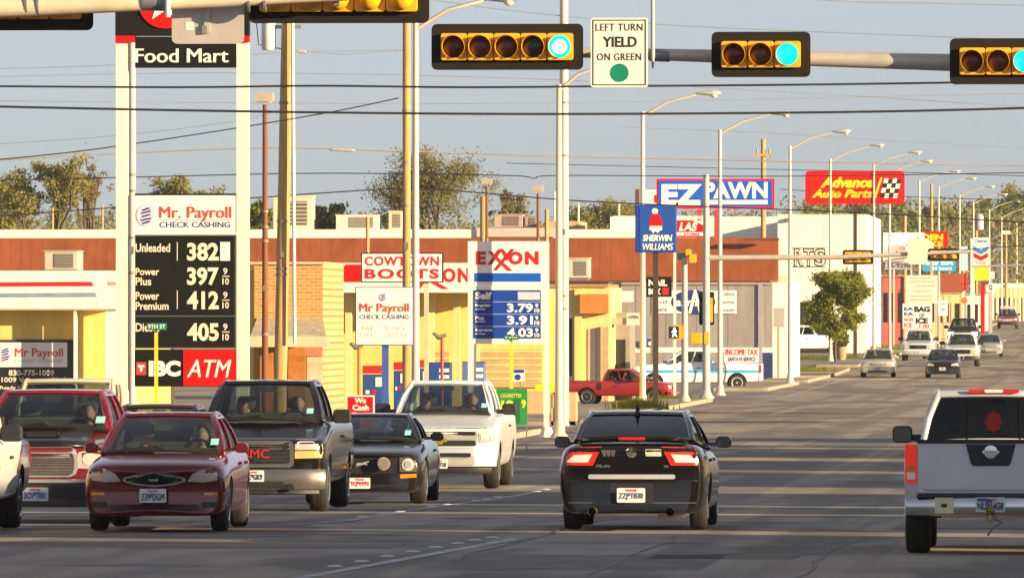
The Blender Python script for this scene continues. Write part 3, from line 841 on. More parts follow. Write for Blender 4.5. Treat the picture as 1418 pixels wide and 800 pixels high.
# grey-brown full-size pickup with red grille letters
P = paint('paint_dark_bronze', (.012, .009, .008), .16, .2, .6)
t, b, bv = pickup('full_size_pickup', 'black and bronze pickup with red letters in its grille behind the red sedan', 353, 148, P, zh=1.03, zb=1.27, H=1.87, cab=(1.40, 2.2, 3.4, 3.75))
GREY = M('bumper_grey', (.22, .21, .20), .3, metal=.6)
gf = conform(bv, rect(-.545, .545, .64, 1.015, .06), 'front', 'grille_surround', GREY, t, off=.02)
conform(bv, rect(-.49, .49, .69, .965, .05), 'front', 'grille_mesh', PLAST, gf, off=.03)
for z in (.74, .79, .84, .89, .93): conform(bv, rect(-.47, .47, z - .007, z + .007, .004), 'front', 'grille_bar', M('grille_bar_dark', (.045, .045, .045), .4), gf, off=.038, res=.15)
letter_local('GMC', M('red_letters', (.50, .02, .015), .4), gf, -.21, .21, .775, .895, -.055, bold=.05, t=.02)
for o in both(bv, [(.56,.885),(.57,1.045),(.93,1.03),(.955,.89)], 'front', 'headlight', LENS, t, off=.012):
    sg = 1 if sum(v.co.x for v in o.data.vertices) > 0 else -1
    conform(bv, rect(sg * .72 - .13, sg * .72 + .13, .90, 1.01, .04), 'front', 'lamp_bowl', BOWL, o, off=.016)
both(bv, [(.56,.765),(.56,.87),(.955,.875),(.94,.775)], 'front', 'turn_signal', M('amber_pale', (.75, .45, .14), .15, coat=.7), t, off=.012)
bm_ = bar(.99, .33, .615, -.10, .22, .2).build('front_bumper', M('bumper_pewter', (.20, .185, .17), .28, metal=.75), t, smooth=40)
bar(.90, .255, .335, -.06, .22, .16).build('air_dam', PLAST, t, smooth=40)
G().rbox(-.42, .42, -.115, -.09, .36, .44, .02).build('bumper_step', PLAST, bm_)
G().cyl((.52, -.13, .36), (.52, -.05, .36), .05, n=14).build('tow_hook', PLAST, bm_)
plate(t, -.02, .44, -.13, '42C*GK9', w=.32, h=.16)
sticker(t, .62, 1.36)
person('man in a blue shirt driving the bronze pickup with red grille letters', TM(t), Vector((.40, 2.75, .74)), SHB, SK1)
person('dark haired passenger in the bronze pickup with red grille letters', TM(t), Vector((-.42, 2.75, .70)), SHD, SK2, drive=False, turn=.5, longhair=True)

# white full-size pickup, last of the inner queue
P = paint('paint_white', (.86, .87, .88), .25, 0., .7)
t, b, bv = pickup('crew_pickup', 'white four door pickup with split chrome grille behind the dark muscle coupe', 608, 181, P, L=5.8, hw=1.01, zh=1.06, zb=1.29, H=1.87, cab=(1.42, 2.25, 3.7, 4.0), wy=(.97, 4.6))
gf = conform(bv, rect(-.66, .66, .72, 1.03, .05), 'front', 'grille', CHROME, t, off=.015)
for z0, z1 in ((.93, 1.0), (.745, .845)): conform(bv, rect(-.63, .63, z0, z1, .03), 'front', 'grille_mesh', PLAST, gf, off=.024)
bt = G().prism([(-.15,.875),(-.06,.875),(-.06,.915),(.06,.915),(.06,.875),(.15,.875),(.13,.815),(.06,.815),(.06,.775),(-.06,.775),(-.06,.815),(-.13,.815)], -.06, -.02).build('badge', M('badge_gold', (.62, .42, .08), .25, metal=.7), gf, bevel=.008)
for o in both(bv, [(.69,.80),(.69,1.075),(.83,1.09),(.965,1.06),(.975,.82)], 'front', 'headlight', LENS, t, off=.010):
    sg = 1 if sum(v.co.x for v in o.data.vertices) > 0 else -1
    conform(bv, [(sg*.72,.86),(sg*.72,1.04),(sg*.84,1.04),(sg*.84,.86)], 'front', 'lamp_bowl', BOWL, o, off=.014)
    conform(bv, [(sg*.88,.84),(sg*.88,1.03),(sg*.955,1.03),(sg*.955,.84)], 'front', 'turn_signal', AMBER, o, off=.014)
bm_ = bar(.98, .40, .74, -.07, .20, .2).build('front_bumper', P, t, smooth=40)
bar(.62, .42, .735, -.10, .04, .12).build('bumper_centre', CHROME, bm_, smooth=40)
G().rbox(-.56, .56, -.112, -.09, .56, .63, .02).build('bumper_slot', PLAST, bm_)
bar(.90, .27, .40, -.03, .22, .16).build('air_dam', PLAST, t, smooth=40)
plate(t, .0, .36, -.125, 'BR4*718', w=.31, h=.16)
sticker(t, .64, 1.37)
person('driver behind the windscreen of the white four door pickup', TM(t), Vector((.41, 2.75, .74)), SHG, SK1)
person('passenger in dark clothes in the white four door pickup', TM(t), Vector((-.42, 2.75, .68)), SHD, SK2, drive=False)

# red pickup with a black bonnet scoop, at the left
P = paint('paint_bright_red', (.30, .007, .008), .18, .2, .8)
PK = paint('paint_black', (.012, .012, .013), .25, .2, .5)
t, b, bv = pickup('lowered_pickup', 'bright red pickup with black scooped bonnet and mesh grille at left', 50, 132, P, L=5.7, hw=.98, zh=.95, zb=1.16, H=1.68, cab=(1.35, 2.1, 3.35, 3.7), wy=(.95, 4.4), r=.38)
hp = G()
ys = [(.16, .945), (.40, 1.005), (.8, 1.045), (1.2, 1.125), (1.30, 1.145)]
for i, (y, z) in enumerate(ys):
    for x in (-.60, -.2, .2, .60): hp.v.append(Vector((x, y, z + .035 + (.015 if abs(x) < .3 else 0))))
hp.f = [[i*4 + k, i*4 + k + 1, (i+1)*4 + k + 1, (i+1)*4 + k] for i in range(4) for k in range(3)]
hb = hp.build('bonnet_stripe', PK, t, smooth=60)
sd_ = hb.modifiers.new('t', 'SOLIDIFY'); sd_.thickness = .03; sd_.offset = -1
sc_ = G().rbox(-.24, .24, .62, 1.15, 1.07, 1.15, .035).build('bonnet_scoop', PK, t, bevel=.02)
G().rbox(-.20, .20, .612, .63, 1.085, 1.135, .02).build('scoop_opening', PLAST, sc_)
gf = conform(bv, rect(-.52, .52, .58, .96, .10), 'front', 'grille', CHROME, t, off=.018)
ge = conform(bv, rect(-.475, .475, .60, .905, .08), 'front', 'grille_mesh', M('billet_mesh', (.16, .15, .13), .4, metal=.7, var=.4, vs=60), gf, off=.026)
for k in range(8): conform(bv, rect(-.465, .465, .63 + .035 * k, .637 + .035 * k, .002), 'front', 'grille_bar', STEEL, gf, off=.032, res=.2)
for o in both(bv, [(.50,.69),(.53,.89),(.70,.93),(.88,.91),(.87,.735),(.70,.68)], 'front', 'headlight', LENS, t, off=.012):
    sg = 1 if sum(v.co.x for v in o.data.vertices) > 0 else -1
    conform(bv, rect(sg * .68 - .10, sg * .68 + .10, .73, .88, .06), 'front', 'lamp_bowl', BOWL, o, off=.018)
bm_ = bar(.96, .20, .50, -.09, .2, .2).build('front_bumper', M('bumper_dark', (.05, .05, .05), .4), t, smooth=40)
bar(.95, .50, .555, -.10, .2, .18).build('bumper_trim', CHROME, bm_, smooth=40)
for sg in (-1, 1):
    G().rbox(sg * .42 - .22, sg * .42 + .22, -.10, -.07, .32, .47, .03).build('bumper_slot', PLAST, bm_)
    fo = G().cyl((sg * .76, -.06, .37), (sg * .76, .02, .37), .075, n=16).build('fog_lamp', BOWL, bm_, smooth=30)
plate(t, 0, .28, -.115, '3CV*7881', w=.33, h=.17, ink=INKB)
sticker(t, .62, 1.22, .11, .08)
person('driver in the bright red pickup with the black bonnet', TM(t), Vector((.40, 2.65, .58)), SHR, SK1)

# dark muscle coupe
P = paint('paint_charcoal', (.015, .012, .010), .16, .25, .7)
t = vroot('muscle_coupe', 'dark charcoal two door coupe with round lamps inside its black grille', 'car', 501, 159)
wl = [(.92, .34, .24, .92), (3.64, .34, .24, .92)]
ST = [(0.0, .24, .72, .80, .10), (.05, .19, .76, .86, .10), (.25, .17, .80, .91, .04), (.7, .17, .86, .93), (1.2, .17, .91, .94), (1.5, .17, .95, .94), (2.6, .17, .96, .94), (3.6, .18, .99, .945), (4.4, .22, .98, .90, -.05), (4.65, .3, .94, .82, -.12), (4.72, .4, .86, .72, -.10)]
b, bv = body('body', ST, SECT, P, t, wl)
greenhouse(t, (.79, 1.42, .945), (.56, 2.25, 1.325), (.55, 3.0, 1.325), (.70, 3.95, .98), P, GLASS, (.55,))
wheels_of(t, wl, ALLOY, 5)
gf = conform(bv, [(-.52,.47),(-.55,.71),(.55,.71),(.52,.47)], 'front', 'grille', PLAST, t, off=.006)
for k in range(5): conform(bv, rect(-.5, .5, .50 + .045 * k, .506 + .045 * k, .002), 'front', 'grille_bar', M('grille_bar_dark', (.045, .045, .045), .4), gf, off=.012, res=.2)
hs = G().prism([(-.10,.60),(-.06,.64),(.0,.635),(.06,.655),(.12,.665),(.10,.64),(.07,.635),(.09,.60),(.05,.61),(.0,.605),(-.05,.59),(-.08,.57),(-.06,.61)], -.03, -.01).build('pony_badge', CHROME, gf)
for sg in (-1, 1):
    f_ = G().lathe([(.10, -.02), (.10, .05), (.06, .05)], (sg * .335, -.02, .625), 'y', 20).build('grille_lamp', CHROME, t, smooth=35)
    G().lathe([(.085, -.028), (.085, -.015), (.02, -.015)], (sg * .335, -.02, .625), 'y', 20).build('lens', M('lens_dim', (.24, .22, .19), .1, coat=.8), f_)
for o in both(bv, [(.57,.50),(.57,.715),(.80,.715),(.90,.68),(.90,.50)], 'front', 'headlight', M('lens_smoky', (.25, .22, .18), .08, metal=.5, coat=1.), t, off=.006):
    sg = 1 if sum(v.co.x for v in o.data.vertices) > 0 else -1
    conform(bv, circ(sg * .70, .61, .095), 'front', 'lamp_bowl', BOWL, o, off=.016); conform(bv, circ(sg * .70, .61, .055), 'front', 'bulb', CHROME, o, off=.026)
both(bv, [(.58,.40),(.58,.46),(.90,.475),(.90,.42)], 'front', 'turn_signal', AMBER, t, off=.006)
conform(bv, rect(-.42, .42, .19, .27, .03), 'front', 'lower_intake', PLAST, t, off=.006)
conform(bv, [(-.86,.445),(.86,.445),(.86,.452),(-.86,.452)], 'front', 'bumper_seam', PLAST, t, off=.003)
plate(t, -.03, .245, -.04, 'YLJ*VV91', w=.32, h=.165, ink=INKR)
mirrors(t, .92, 1.85, .95, P, .2, .13)
handles(t, bv, (2.9,), .80, P); seams(t, bv, (1.6, 3.1), .28, .92)
sticker(t, .55, 1.01)
person('driver of the dark charcoal two door coupe', TM(t), Vector((.38, 2.62, .32)), SHD, SK2)

# white pickup cut off by the left edge of the picture
P = paint('paint_white_old', (.72, .70, .67), .3, 0., .5)
t, b, bv = pickup('small_pickup', 'white pickup cut off by the left picture edge, only its side showing', -74, 123.6, P, L=4.9, hw=.90, zh=1.0, zb=1.10, H=1.62, cab=(1.2, 1.9, 2.7, 3.0), wy=(.85, 3.75), r=.37, X=-14.72, roofw=.70)
both(bv, [(.55,.72),(.55,.9),(.84,.9),(.84,.72)], 'front', 'headlight', LENS, t)
conform(bv, rect(-.5, .5, .7, .92, .03), 'front', 'grille', PLAST, t, off=.01)
bar(.88, .42, .62, -.07, .12, .2).build('front_bumper', CHROME, t, smooth=40)
for sd in ('left', 'right'): conform(bv, [(4.66,.78),(4.86,.78),(4.86,1.05),(4.66,1.05)], sd, 'tail_light', REDL, t, off=.012)

# ------------------------------------------------------------------ black sedan driving away
P = paint('paint_black_gloss', (.007, .006, .006), .12, 0., .7); P.node_tree.nodes['Principled BSDF'].inputs['Specular IOR Level'].default_value = .3
L = 4.85
t = vroot('black_sedan', 'black four door sedan driving away with red and clear tail lights', 'car', 874, 126, math.pi)
t.location.y = 126 + L; ORG[t] = t.location.copy(); t.location.z = .008
wl = [(.95, .33, .21, .87), (3.68, .33, .21, .87)]
ST = [(0.00, .32, .62, .56, .12), (0.06, .24, .68, .72, .14), (0.25, .21, .75, .84, .10), (0.6, .19, .83, .90, .04), (1.1, .19, .91, .915), (1.45, .19, .96, .92), (2.4, .19, .98, .92), (3.5, .19, 1.0, .915), (4.0, .20, 1.04, .91), (4.5, .20, 1.05, .89, -.04), (4.76, .20, 1.02, .865, -.10), (4.84, .22, .93, .80, -.12)]
b, bv = body('body', ST, SECT, P, t, wl)
greenhouse(t, (.79, 1.45, .96), (.58, 2.25, 1.39), (.58, 3.15, 1.39), (.70, 4.1, 1.07), P, glass_mat('glass_privacy', (.30, .33, .34)), (.45,), ur=.95)
wheels_of(t, wl, ALLOY, 9)
for o in both(bv, [(.36,1.015),(.70,1.005),(.84,.965),(.86,.79),(.47,.79)], 'rear', 'tail_light', REDL, t, off=.008):
    sg = 1 if sum(v.co.x for v in o.data.vertices) > 0 else -1
    q = [(.475,.925),(.70,.915),(.785,.835),(.775,.825),(.53,.825)]
    conform(bv, [(sg * x, z) for x, z in (q if sg > 0 else q[::-1])], 'rear', 'reverse_lens', CLEARL, o, off=.014)
conform(bv, rect(-.56, .56, .60, .615, .005), 'rear', 'boot_lip', P, t, off=.03)
conform(bv, rect(-.525, .525, .625, .68, .02), 'rear', 'chrome_strip', M('satin_trim', (.52, .52, .52), .25, metal=.2, coat=.5), t, off=.02)
conform(bv, [(-.86,.60),(.86,.60),(.86,.608),(-.86,.608)], 'rear', 'boot_seam', PLAST, t, off=.002)
conform(bv, [(-.84,.335),(.84,.335),(.84,.343),(-.84,.343)], 'rear', 'bumper_line', M('seam_grey', (.12, .12, .12), .4), t, off=.004)
conform(bv, rect(-.50, .50, .17, .29, .05), 'rear', 'diffuser', PLAST, t, off=.012)
conform(bv, rect(-.26, .26, .325, .575, .03), 'rear', 'plate_recess', PLAST, t, off=.004)
sp = G()
pts = [(-.66, 4.48, 1.055), (-.60, 4.60, 1.11), (-.3, 4.68, 1.13), (0, 4.70, 1.135), (.3, 4.68, 1.13), (.60, 4.60, 1.11), (.66, 4.48, 1.055)]
for x, y, z in pts: sp.v += [Vector((x, y - .16, z - .01)), Vector((x, y, z + .012)), Vector((x, y, z - .025)), Vector((x, y - .16, z - .03))]
for i in range(6):
    for k in range(4): sp.f.append([i*4 + k, i*4 + (k+1) % 4, (i+1)*4 + (k+1) % 4, (i+1)*4 + k])
sp.f += [[0,1,2,3], [27,26,25,24]]
spo = sp.build('boot_spoiler', P, t, smooth=50)
G().box(-.16, .16, 4.692, 4.712, 1.095, 1.13).build('brake_light', REDD, spo)
sh_ = M('chrome_badge', (.6, .6, .6), .2, metal=.9)
bdg = conform(bv, circ(0, .945, .062, 20), 'rear', 'badge', sh_, t, off=.014); conform(bv, circ(0, .945, .042, 20), 'rear', 'badge_centre', STEEL, bdg, off=.02)
conform(bv, rect(-.36, -.17, .90, .985, .01), 'rear', 'bumper_sticker', M('sticker_white', (.75, .74, .66), .5), t, off=.010)
yb = 4.86
for k in range(3): conform(bv, [(.26 + .05 * (k - 1), .90), (.29 + .05 * (k - 1), .90), (.31 + .06 * (k - 1), .975), (.25 + .06 * (k - 1), .975)], 'rear', 'wing_sticker', STEEL, t, off=.010)
letter_local('MILAN', sh_, t, .26, .42, .765, .80, yb - .015, bold=.02, face=1, t=.008)
letter_local('V6', sh_, t, -.45, -.39, .765, .795, yb - .015, bold=.02, face=1, t=.008)
plate(t, 0, .345, L + .03, 'ZZJ*TB30', face=1, w=.34, h=.175, ink=M('plate_ink_grey', (.10, .12, .2), .6))
mirrors(t, .90, 1.85, .97, P, .19, .14)
for sg in (-1, 1): G().tube([(sg * .45, 4.4, .24), (sg * .47, 4.88, .235)], .052, 14, cap=False).build('exhaust', M('exhaust_gold', (.60, .42, .18), .25, metal=.8), t, smooth=50)
G().tube([(-.62, 4.35, .23), (-.30, 4.35, .22)], .085, 14).build('silencer', STEEL, t, smooth=50)
G().tube([(0, 3.3, 1.40), (0, 3.22, 1.45), (0, 3.36, 1.52)], [.035, .025, .006], 8).build('antenna', PLAST, t, smooth=50)
handles(t, bv, (2.55, 3.35), .84, P); seams(t, bv, (1.5, 2.6, 3.5), .28, .95)

# ------------------------------------------------------------------ silver pickup at the right edge, from behind
P = paint('paint_silver', (.60, .60, .60), .32, .25, .5)
L, hw = 5.2, .95
t = vroot('silver_pickup', 'silver pickup seen from behind at the right picture edge', 'pickup truck', 1372, 113.2, math.pi)
t.location.y = 113.2 + L; ORG[t] = t.location.copy(); t.location.z = .008
wl = [(.9, .375, .265, hw - .01), (4.1, .375, .265, hw - .01)]
ST = truck_stations(L, hw, 1.05, 1.20)[:-2] + [(L - .05, .55, 1.20, hw * .985), (L, .60, 1.20, hw * .965)]
b, bv = body('body', ST, BEDSECT, P, t, wl, crown=.0)
greenhouse(t, (.80, 1.3, 1.16), (.63, 2.0, 1.72), (.63, 3.05, 1.72), (.78, 3.25, 1.16), P, GLASSD, (.55,), ur=.955)
G().box(-.035, .035, 0, .02, 0, .02)
wheels_of(t, wl, ALLOY, 6)
G().box(-hw * .80, hw * .80, 3.4, L - .1, 1.19, 1.206).build('bed_liner', PLAST, t)
G().rbox(-.79, .79, L - .04, L + .022, .66, 1.235, .03).build('tailgate', P, t, bevel=.012)
tg = t.children[-1]
G().rbox(-.74, .74, L + .020, L + .034, .70, .90, .05).build('tailgate_panel', P, tg, bevel=.012)
G().rbox(-.79, .79, L + .018, L + .026, .660, .672, .004).build('tailgate_seam', PLAST, tg)
G().rbox(-.80, .80, L - .05, L + .03, 1.205, 1.25, .015).build('tailgate_cap', PLAST, tg)
G().prism([(-.27,1.20),(.27,1.20),(.215,.99),(.19,.965),(-.19,.965),(-.215,.99)], L + .023, L + .036).build('emblem_panel', PLAST, tg, bevel=.004)
G().rbox(-.13, .13, L + .037, L + .045, .985, 1.02, .012).build('tailgate_handle', M('handle_black', (.008, .008, .008), .3), tg)
em = G().lathe([(.072, -.008), (.072, .008), (.05, .010)], (0, L + .045, 1.115), 'y', 24).build('badge', CHROME, tg, smooth=35)
G().rbox(-.09, .09, L + .052, L + .062, 1.098, 1.132, .008).build('badge_bar', CHROME, tg)
letter_local('NISSAN', PLAST, tg, -.07, .07, 1.105, 1.125, L + .063, bold=.02, face=1)
for sg in (-1, 1):
    tl = G().rbox(sg * .865 - .062, sg * .865 + .062, L - .10, L + .025, .785, 1.20, .02).build('tail_light', REDL, t, bevel=.012)
    G().rbox(sg * .86 - .045, sg * .86 + .045, L + .026, L + .034, .90, .97, .01).build('turn_lens', AMBER, tl)
    G().rbox(sg * .86 - .045, sg * .86 + .045, L + .026, L + .034, .82, .895, .01).build('reverse_lens', CLEARL, tl)
def rbar(x, z0, z1, y, sweep, depth):
    g = bar(x, z0, z1, 0, sweep, depth)
    for v in g.v: v.y = y - v.y
    return g
bm_ = rbar(.92, .435, .635, L + .14, .10, .2).build('rear_bumper', M('bumper_chrome', (.62, .61, .59), .22, metal=1., var=.06), t, smooth=40)
G().rbox(-.80, .80, L - .05, L + .12, .625, .655, .01).build('bumper_step', PLAST, bm_)
G().box(.40, .60, L + .140, L + .146, .455, .625).build('reflector_plate', M('reflector_cream', (.75, .68, .42), .4), bm_)
G().box(.47, .53, L + .147, L + .149, .52, .56).build('sensor', PLAST, bm_)
plate(t, 0, .47, L + .165, 'NLS*14G8', face=1, w=.32, h=.16)
pl = t.children[-1]
G().prism([(-.02,.575),(.145,.59),(.145,.615),(.06,.62),(-.02,.60)], L + .166, L + .169).build('plate_motif', INKB, pl)
hi_ = G().box(-.05, .05, L - .1, L + .22, .36, .43).build('tow_hitch', STEEL, t)
G().lathe([(.02, -.06), (.02, 0), (.045, .02), (.05, .05), (.03, .08), (.005, .09)], (0, L + .26, .44), 'z', 16).build('tow_ball', M('brass_ball', (.45, .30, .10), .25, metal=.9), hi_, smooth=40)
G().tube([(-.05, L + .2, .40), (-.12, L + .24, .36), (-.02, L + .25, .30), (.03, L + .22, .22)], .012, 6).build('tow_chain', STEEL, hi_)
G().rbox(-.28, .28, 3.06, 3.16, 1.735, 1.78, .02).build('brake_light', REDD, t)
bl = t.children[-1]
G().rbox(-.10, .10, 3.161, 3.166, 1.742, 1.773, .01).build('cargo_lens', CLEARL, bl)
for sg in (-1, 1): G().tube([(sg * .29, 3.345, 1.20), (sg * .275, 3.17, 1.66)], .011, 6).build('window_divider', M('divider_black', (.006, .006, .006), .95, spec=.05), t)
fl = []
for k in range(16):
    a = 2 * math.pi * k / 16; r = .115 if k % 2 == 0 else .092; fl.append((r * math.cos(a) * .85, 1.42 + r * math.sin(a) * 1.1))
RDEC = M('decal_red', (.055, .006, .006), .8, spec=.05)
gd = G().prism(fl, 0, .006)
for v in gd.v: v.y += 3.395 - (v.z - 1.16) * .44
gd.build('window_decal', RDEC, t)
mirrors(t, .93, 1.55, 1.17, PLAST, .22, .19)
rz_ = rbar(.95, .30, .34, L - .0, .05, .1)
handles(t, bv, (2.6,), .95, P); seams(t, bv, (1.4, 3.2), .5, 1.12)

# ------------------------------------------------------------------ vehicles farther along the road
def far_sedan(name, label, px, Y, Pm, H=1.42, hw=.88, L=4.7, dz=0, chrome=True, litbump=None, k=1.0):
    t = vroot(name, label, 'car', px, Y); t.location.z += dz
    wl = [(.9, .32, .2, hw - .02), (3.6, .32, .2, hw - .02)]
    b, bv = body('body', [(y * L / 4.46, zb, zt, w * hw / .87, *r) for y, zb, zt, w, *r in SEDAN_ST()], SECT, Pm, t, wl, sub=1)
    greenhouse(t, (.75, 1.25, .93), (.57, 2.05, H - .04), (.56, 3.1, H - .04), (.70, 3.9, .98), Pm, GLASS, (.5,))
    wheels_of(t, wl, ALLOY, 5)
    both(bv, [(.42,.60),(.46,.70),(.62,.74),(.77,.74),(.76,.61)], 'front', 'headlight', LENS, t, off=.01)
    conform(bv, rect(-.33, .33, .57, .68, .05), 'front', 'grille', CHROME if chrome else PLAST, t, off=.012)
    conform(bv, rect(-.28, .28, .585, .665, .04), 'front', 'grille_mesh', PLAST, t.children[-1], off=.02)
    conform(bv, rect(-.5, .5, .27, .34, .03), 'front', 'lower_intake', PLAST, t, off=.006)
    plate(t, 0, .38, -.05, 'TX*4182', w=.31, h=.15)
    mirrors(t, .85, 1.65, .95, Pm, .18, .12)
    return t, bv
far_sedan('gold_sedan', 'gold sedan coming along the outer lane behind the white tree shade', 1215, 527, paint('paint_gold', (.62, .55, .43), .3, .4, .5))
bpy.data.objects['gold_sedan']['label'] = 'pale gold sedan nearest the left kerb among the far oncoming cars'
far_sedan('dark_sedan', 'black sedan, foremost of the far oncoming cars in the inner lane', 1305, 522, paint('paint_black2', (.015, .015, .018), .2, .2, .6), chrome=False)
far_sedan('silver_sedan', 'silver sedan half hidden behind the white far oncoming truck', 1369, 655, paint('paint_silver2', (.5, .48, .43), .3, .5, .5))
def far_truck(name, label, px, Y, Pm, hw=.98, H=1.85, zh=1.02, zb=1.22, dark_bumper=False, lit=False, dz=0., cab=(1.4, 2.1, 3.5, 3.8)):
    t, b, bv = pickup(name, label, px, Y, Pm, hw=hw, H=H, zh=zh, zb=zb, cab=cab); t.location.z += dz
    gf = conform(bv, rect(-.56, .56, .66, .98, .04), 'front', 'grille', CHROME, t, off=.015)
    conform(bv, rect(-.50, .50, .70, .94, .03), 'front', 'grille_mesh', PLAST, gf, off=.025)
    hm_ = emis('lit_headlamp', (1, .72, .35), 5.) if lit else LENS
    both(bv, [(.58,.74),(.58,.98),(.92,.97),(.92,.76)], 'front', 'headlight', hm_, t, off=.02)
    both(bv, [(.60,.66),(.60,.72),(.92,.73),(.92,.67)], 'front', 'turn_signal', AMBER, t, off=.02)
    bar(.96, .36, .60, -.10, .18, .2).build('front_bumper', PLAST if dark_bumper else CHROME, t, smooth=40)
    plate(t, 0, .42, -.13, 'TX*77F', w=.31, h=.15)
    return t, bv
t, bv = far_truck('white_truck', 'white full size truck with a dark oval badge beside the pale gold sedan', 1271, 622, M('paint_white', '#fff'), dz=.0)
G().rbox(-.14, .14, -.06, -.03, .78, .88, .045).build('badge', M('badge_blue', (.03, .05, .16), .3), t)
far_truck('sport_truck', 'white boxy truck with dark lower bumper behind the far black sedan', 1331, 578, M('paint_white', '#fff'), hw=.99, H=1.86, dark_bumper=True, cab=(1.35, 1.9, 4.6, 4.9))
t, bv = far_truck('dark_truck', 'dark truck with lit headlights behind the white boxy truck', 1333, 660, paint('paint_dark_grey', (.03, .028, .026), .3, .3, .4), lit=True, dz=.55)
t, b, bv = pickup('red_truck', 'dark red truck farthest up the road at right', 1395, 1000, paint('paint_wine', (.20, .012, .03), .25, .3, .6))
conform(bv, rect(-.5, .5, .7, .95, .03), 'front', 'grille', CHROME, t); both(bv, [(.58,.74),(.58,.98),(.92,.97),(.92,.76)], 'front', 'headlight', LENS, t); bar(.95, .4, .62, -.1, .15, .2).build('front_bumper', PLAST, t)
G().rbox(-.7, .7, 2.3, 2.5, 1.9, 2.15, .05).build('roof_sign', M('roof_sign_blue', (.5, .5, .62), .5), t)

# ------------------------------------------------------------------ trucks seen from the side in the lots
P = paint('paint_red_side', (.42, .02, .02), .25, .2, .7)
t, b, bv = pickup('red_side_pickup', 'red pickup seen from the side leaving the side street', 862, 430, P, L=4.6, hw=.82, H=1.48, zh=.88, zb=.98, r=.34, cab=(1.2, 1.85, 2.7, 2.9), wy=(.80, 3.55), rz=R(82), spokes=7)
c = at(936, 550, 426); t.location = (c.x, 426, gz(c.x - 2, 426) + .01)
both(bv, [(.45,.66),(.45,.8),(.8,.8),(.8,.66)], 'front', 'headlight', LENS, t, off=.012); conform(bv, rect(-.42, .42, .66, .82, .02), 'front', 'grille', PLAST, t, off=.01)
bar(.83, .36, .55, -.06, .1, .15).build('front_bumper', P, t, smooth=40)
for sd in ('left', 'right'): conform(bv, [(2.95,.62),(3.15,.62),(3.15,.94),(2.95,.94)], sd, 'bed_step', PLAST, t, off=.003)
person('driver of the red pickup seen from the side', TM(t), Vector((.34, 2.2, .48)), SHG, SK1)
P = M('paint_white', '#fff')
t, b, bv = pickup('utility_pickup', 'white pickup with a light blue side stripe behind the signal poles', 965, 452, P, L=5.7, hw=.97, H=1.83, zh=1.08, zb=1.24, r=.38, cab=(1.55, 2.3, 3.2, 3.45), wy=(.95, 4.55), rz=R(-110), spokes=8, rim=M('rim_cream', (.6, .52, .4), .4))
c = at(874, 530, 452); t.location = (c.x, 452, gz(c.x + 3, 452) + .01); t.rotation_euler.z = R(-86)
STR = M('stripe_blue', (.05, .38, .72), .35)
for sd in ('left', 'right'):
    conform(bv, rect(.2, 5.6, .80, .93, .02), sd, 'side_stripe', STR, t, off=.003, res=.2)
    conform(bv, rect(3.75, 4.5, 1.0, 1.22, .02), sd, 'tool_panel', PLAST, t, off=.004, res=.2)
    conform(bv, [(5.5,.8),(5.68,.8),(5.68,1.15),(5.5,1.15)], sd, 'tail_light', REDL, t, off=.01)
both(bv, [(.58,.74),(.58,.98),(.9,.97),(.9,.76)], 'front', 'headlight', LENS, t, off=.02); conform(bv, rect(-.5, .5, .7, .98, .03), 'front', 'grille', PLAST, t, off=.01)
bar(.94, .40, .62, -.08, .15, .2).build('front_bumper', CHROME, t, smooth=40)
t, b, bv = pickup('parked_pickup', 'white pickup parked under the leafy tree by the white wall', 1125, 640, P, L=5.5, hw=.96, H=1.8, zh=1.05, zb=1.2, r=.38, rz=R(-84), cab=(1.5, 2.2, 3.1, 3.4))
c = at(1052, 480, 640); t.location = (c.x, 640, at(1112, 491, 640).z)
both(bv, [(.58,.74),(.58,.98),(.9,.97),(.9,.76)], 'front', 'headlight', LENS, t); 
for sd in ('left', 'right'): conform(bv, [(5.3,.8),(5.48,.8),(5.48,1.12),(5.3,1.12)], sd, 'tail_light', REDL, t, off=.01)
# old cream pickup and a dark wagon parked in the forecourt behind the queue
P = paint('paint_cream', (.62, .54, .38), .45, 0., .2)
t, b, bv = pickup('old_cream_pickup', 'old cream pickup parked behind the bright red pickup', 88, 172, P, L=5.2, hw=.93, H=1.92, zh=1.1, zb=1.30, r=.37, cab=(1.4, 1.95, 2.9, 3.15), X=-18.1, roofw=.80)
both(bv, circ(.66, .88, .10), 'front', 'headlight', LENS, t); conform(bv, rect(-.5, .5, .72, .98, .03), 'front', 'grille', CHROME, t); bar(.92, .42, .62, -.08, .1, .2).build('front_bumper', CHROME, t, smooth=40)
t, bv = far_sedan('brown_wagon', 'dark brown car roof showing behind the red compact sedan', 205, 166, paint('paint_brown', (.05, .032, .022), .3, .3, .5), H=1.5)
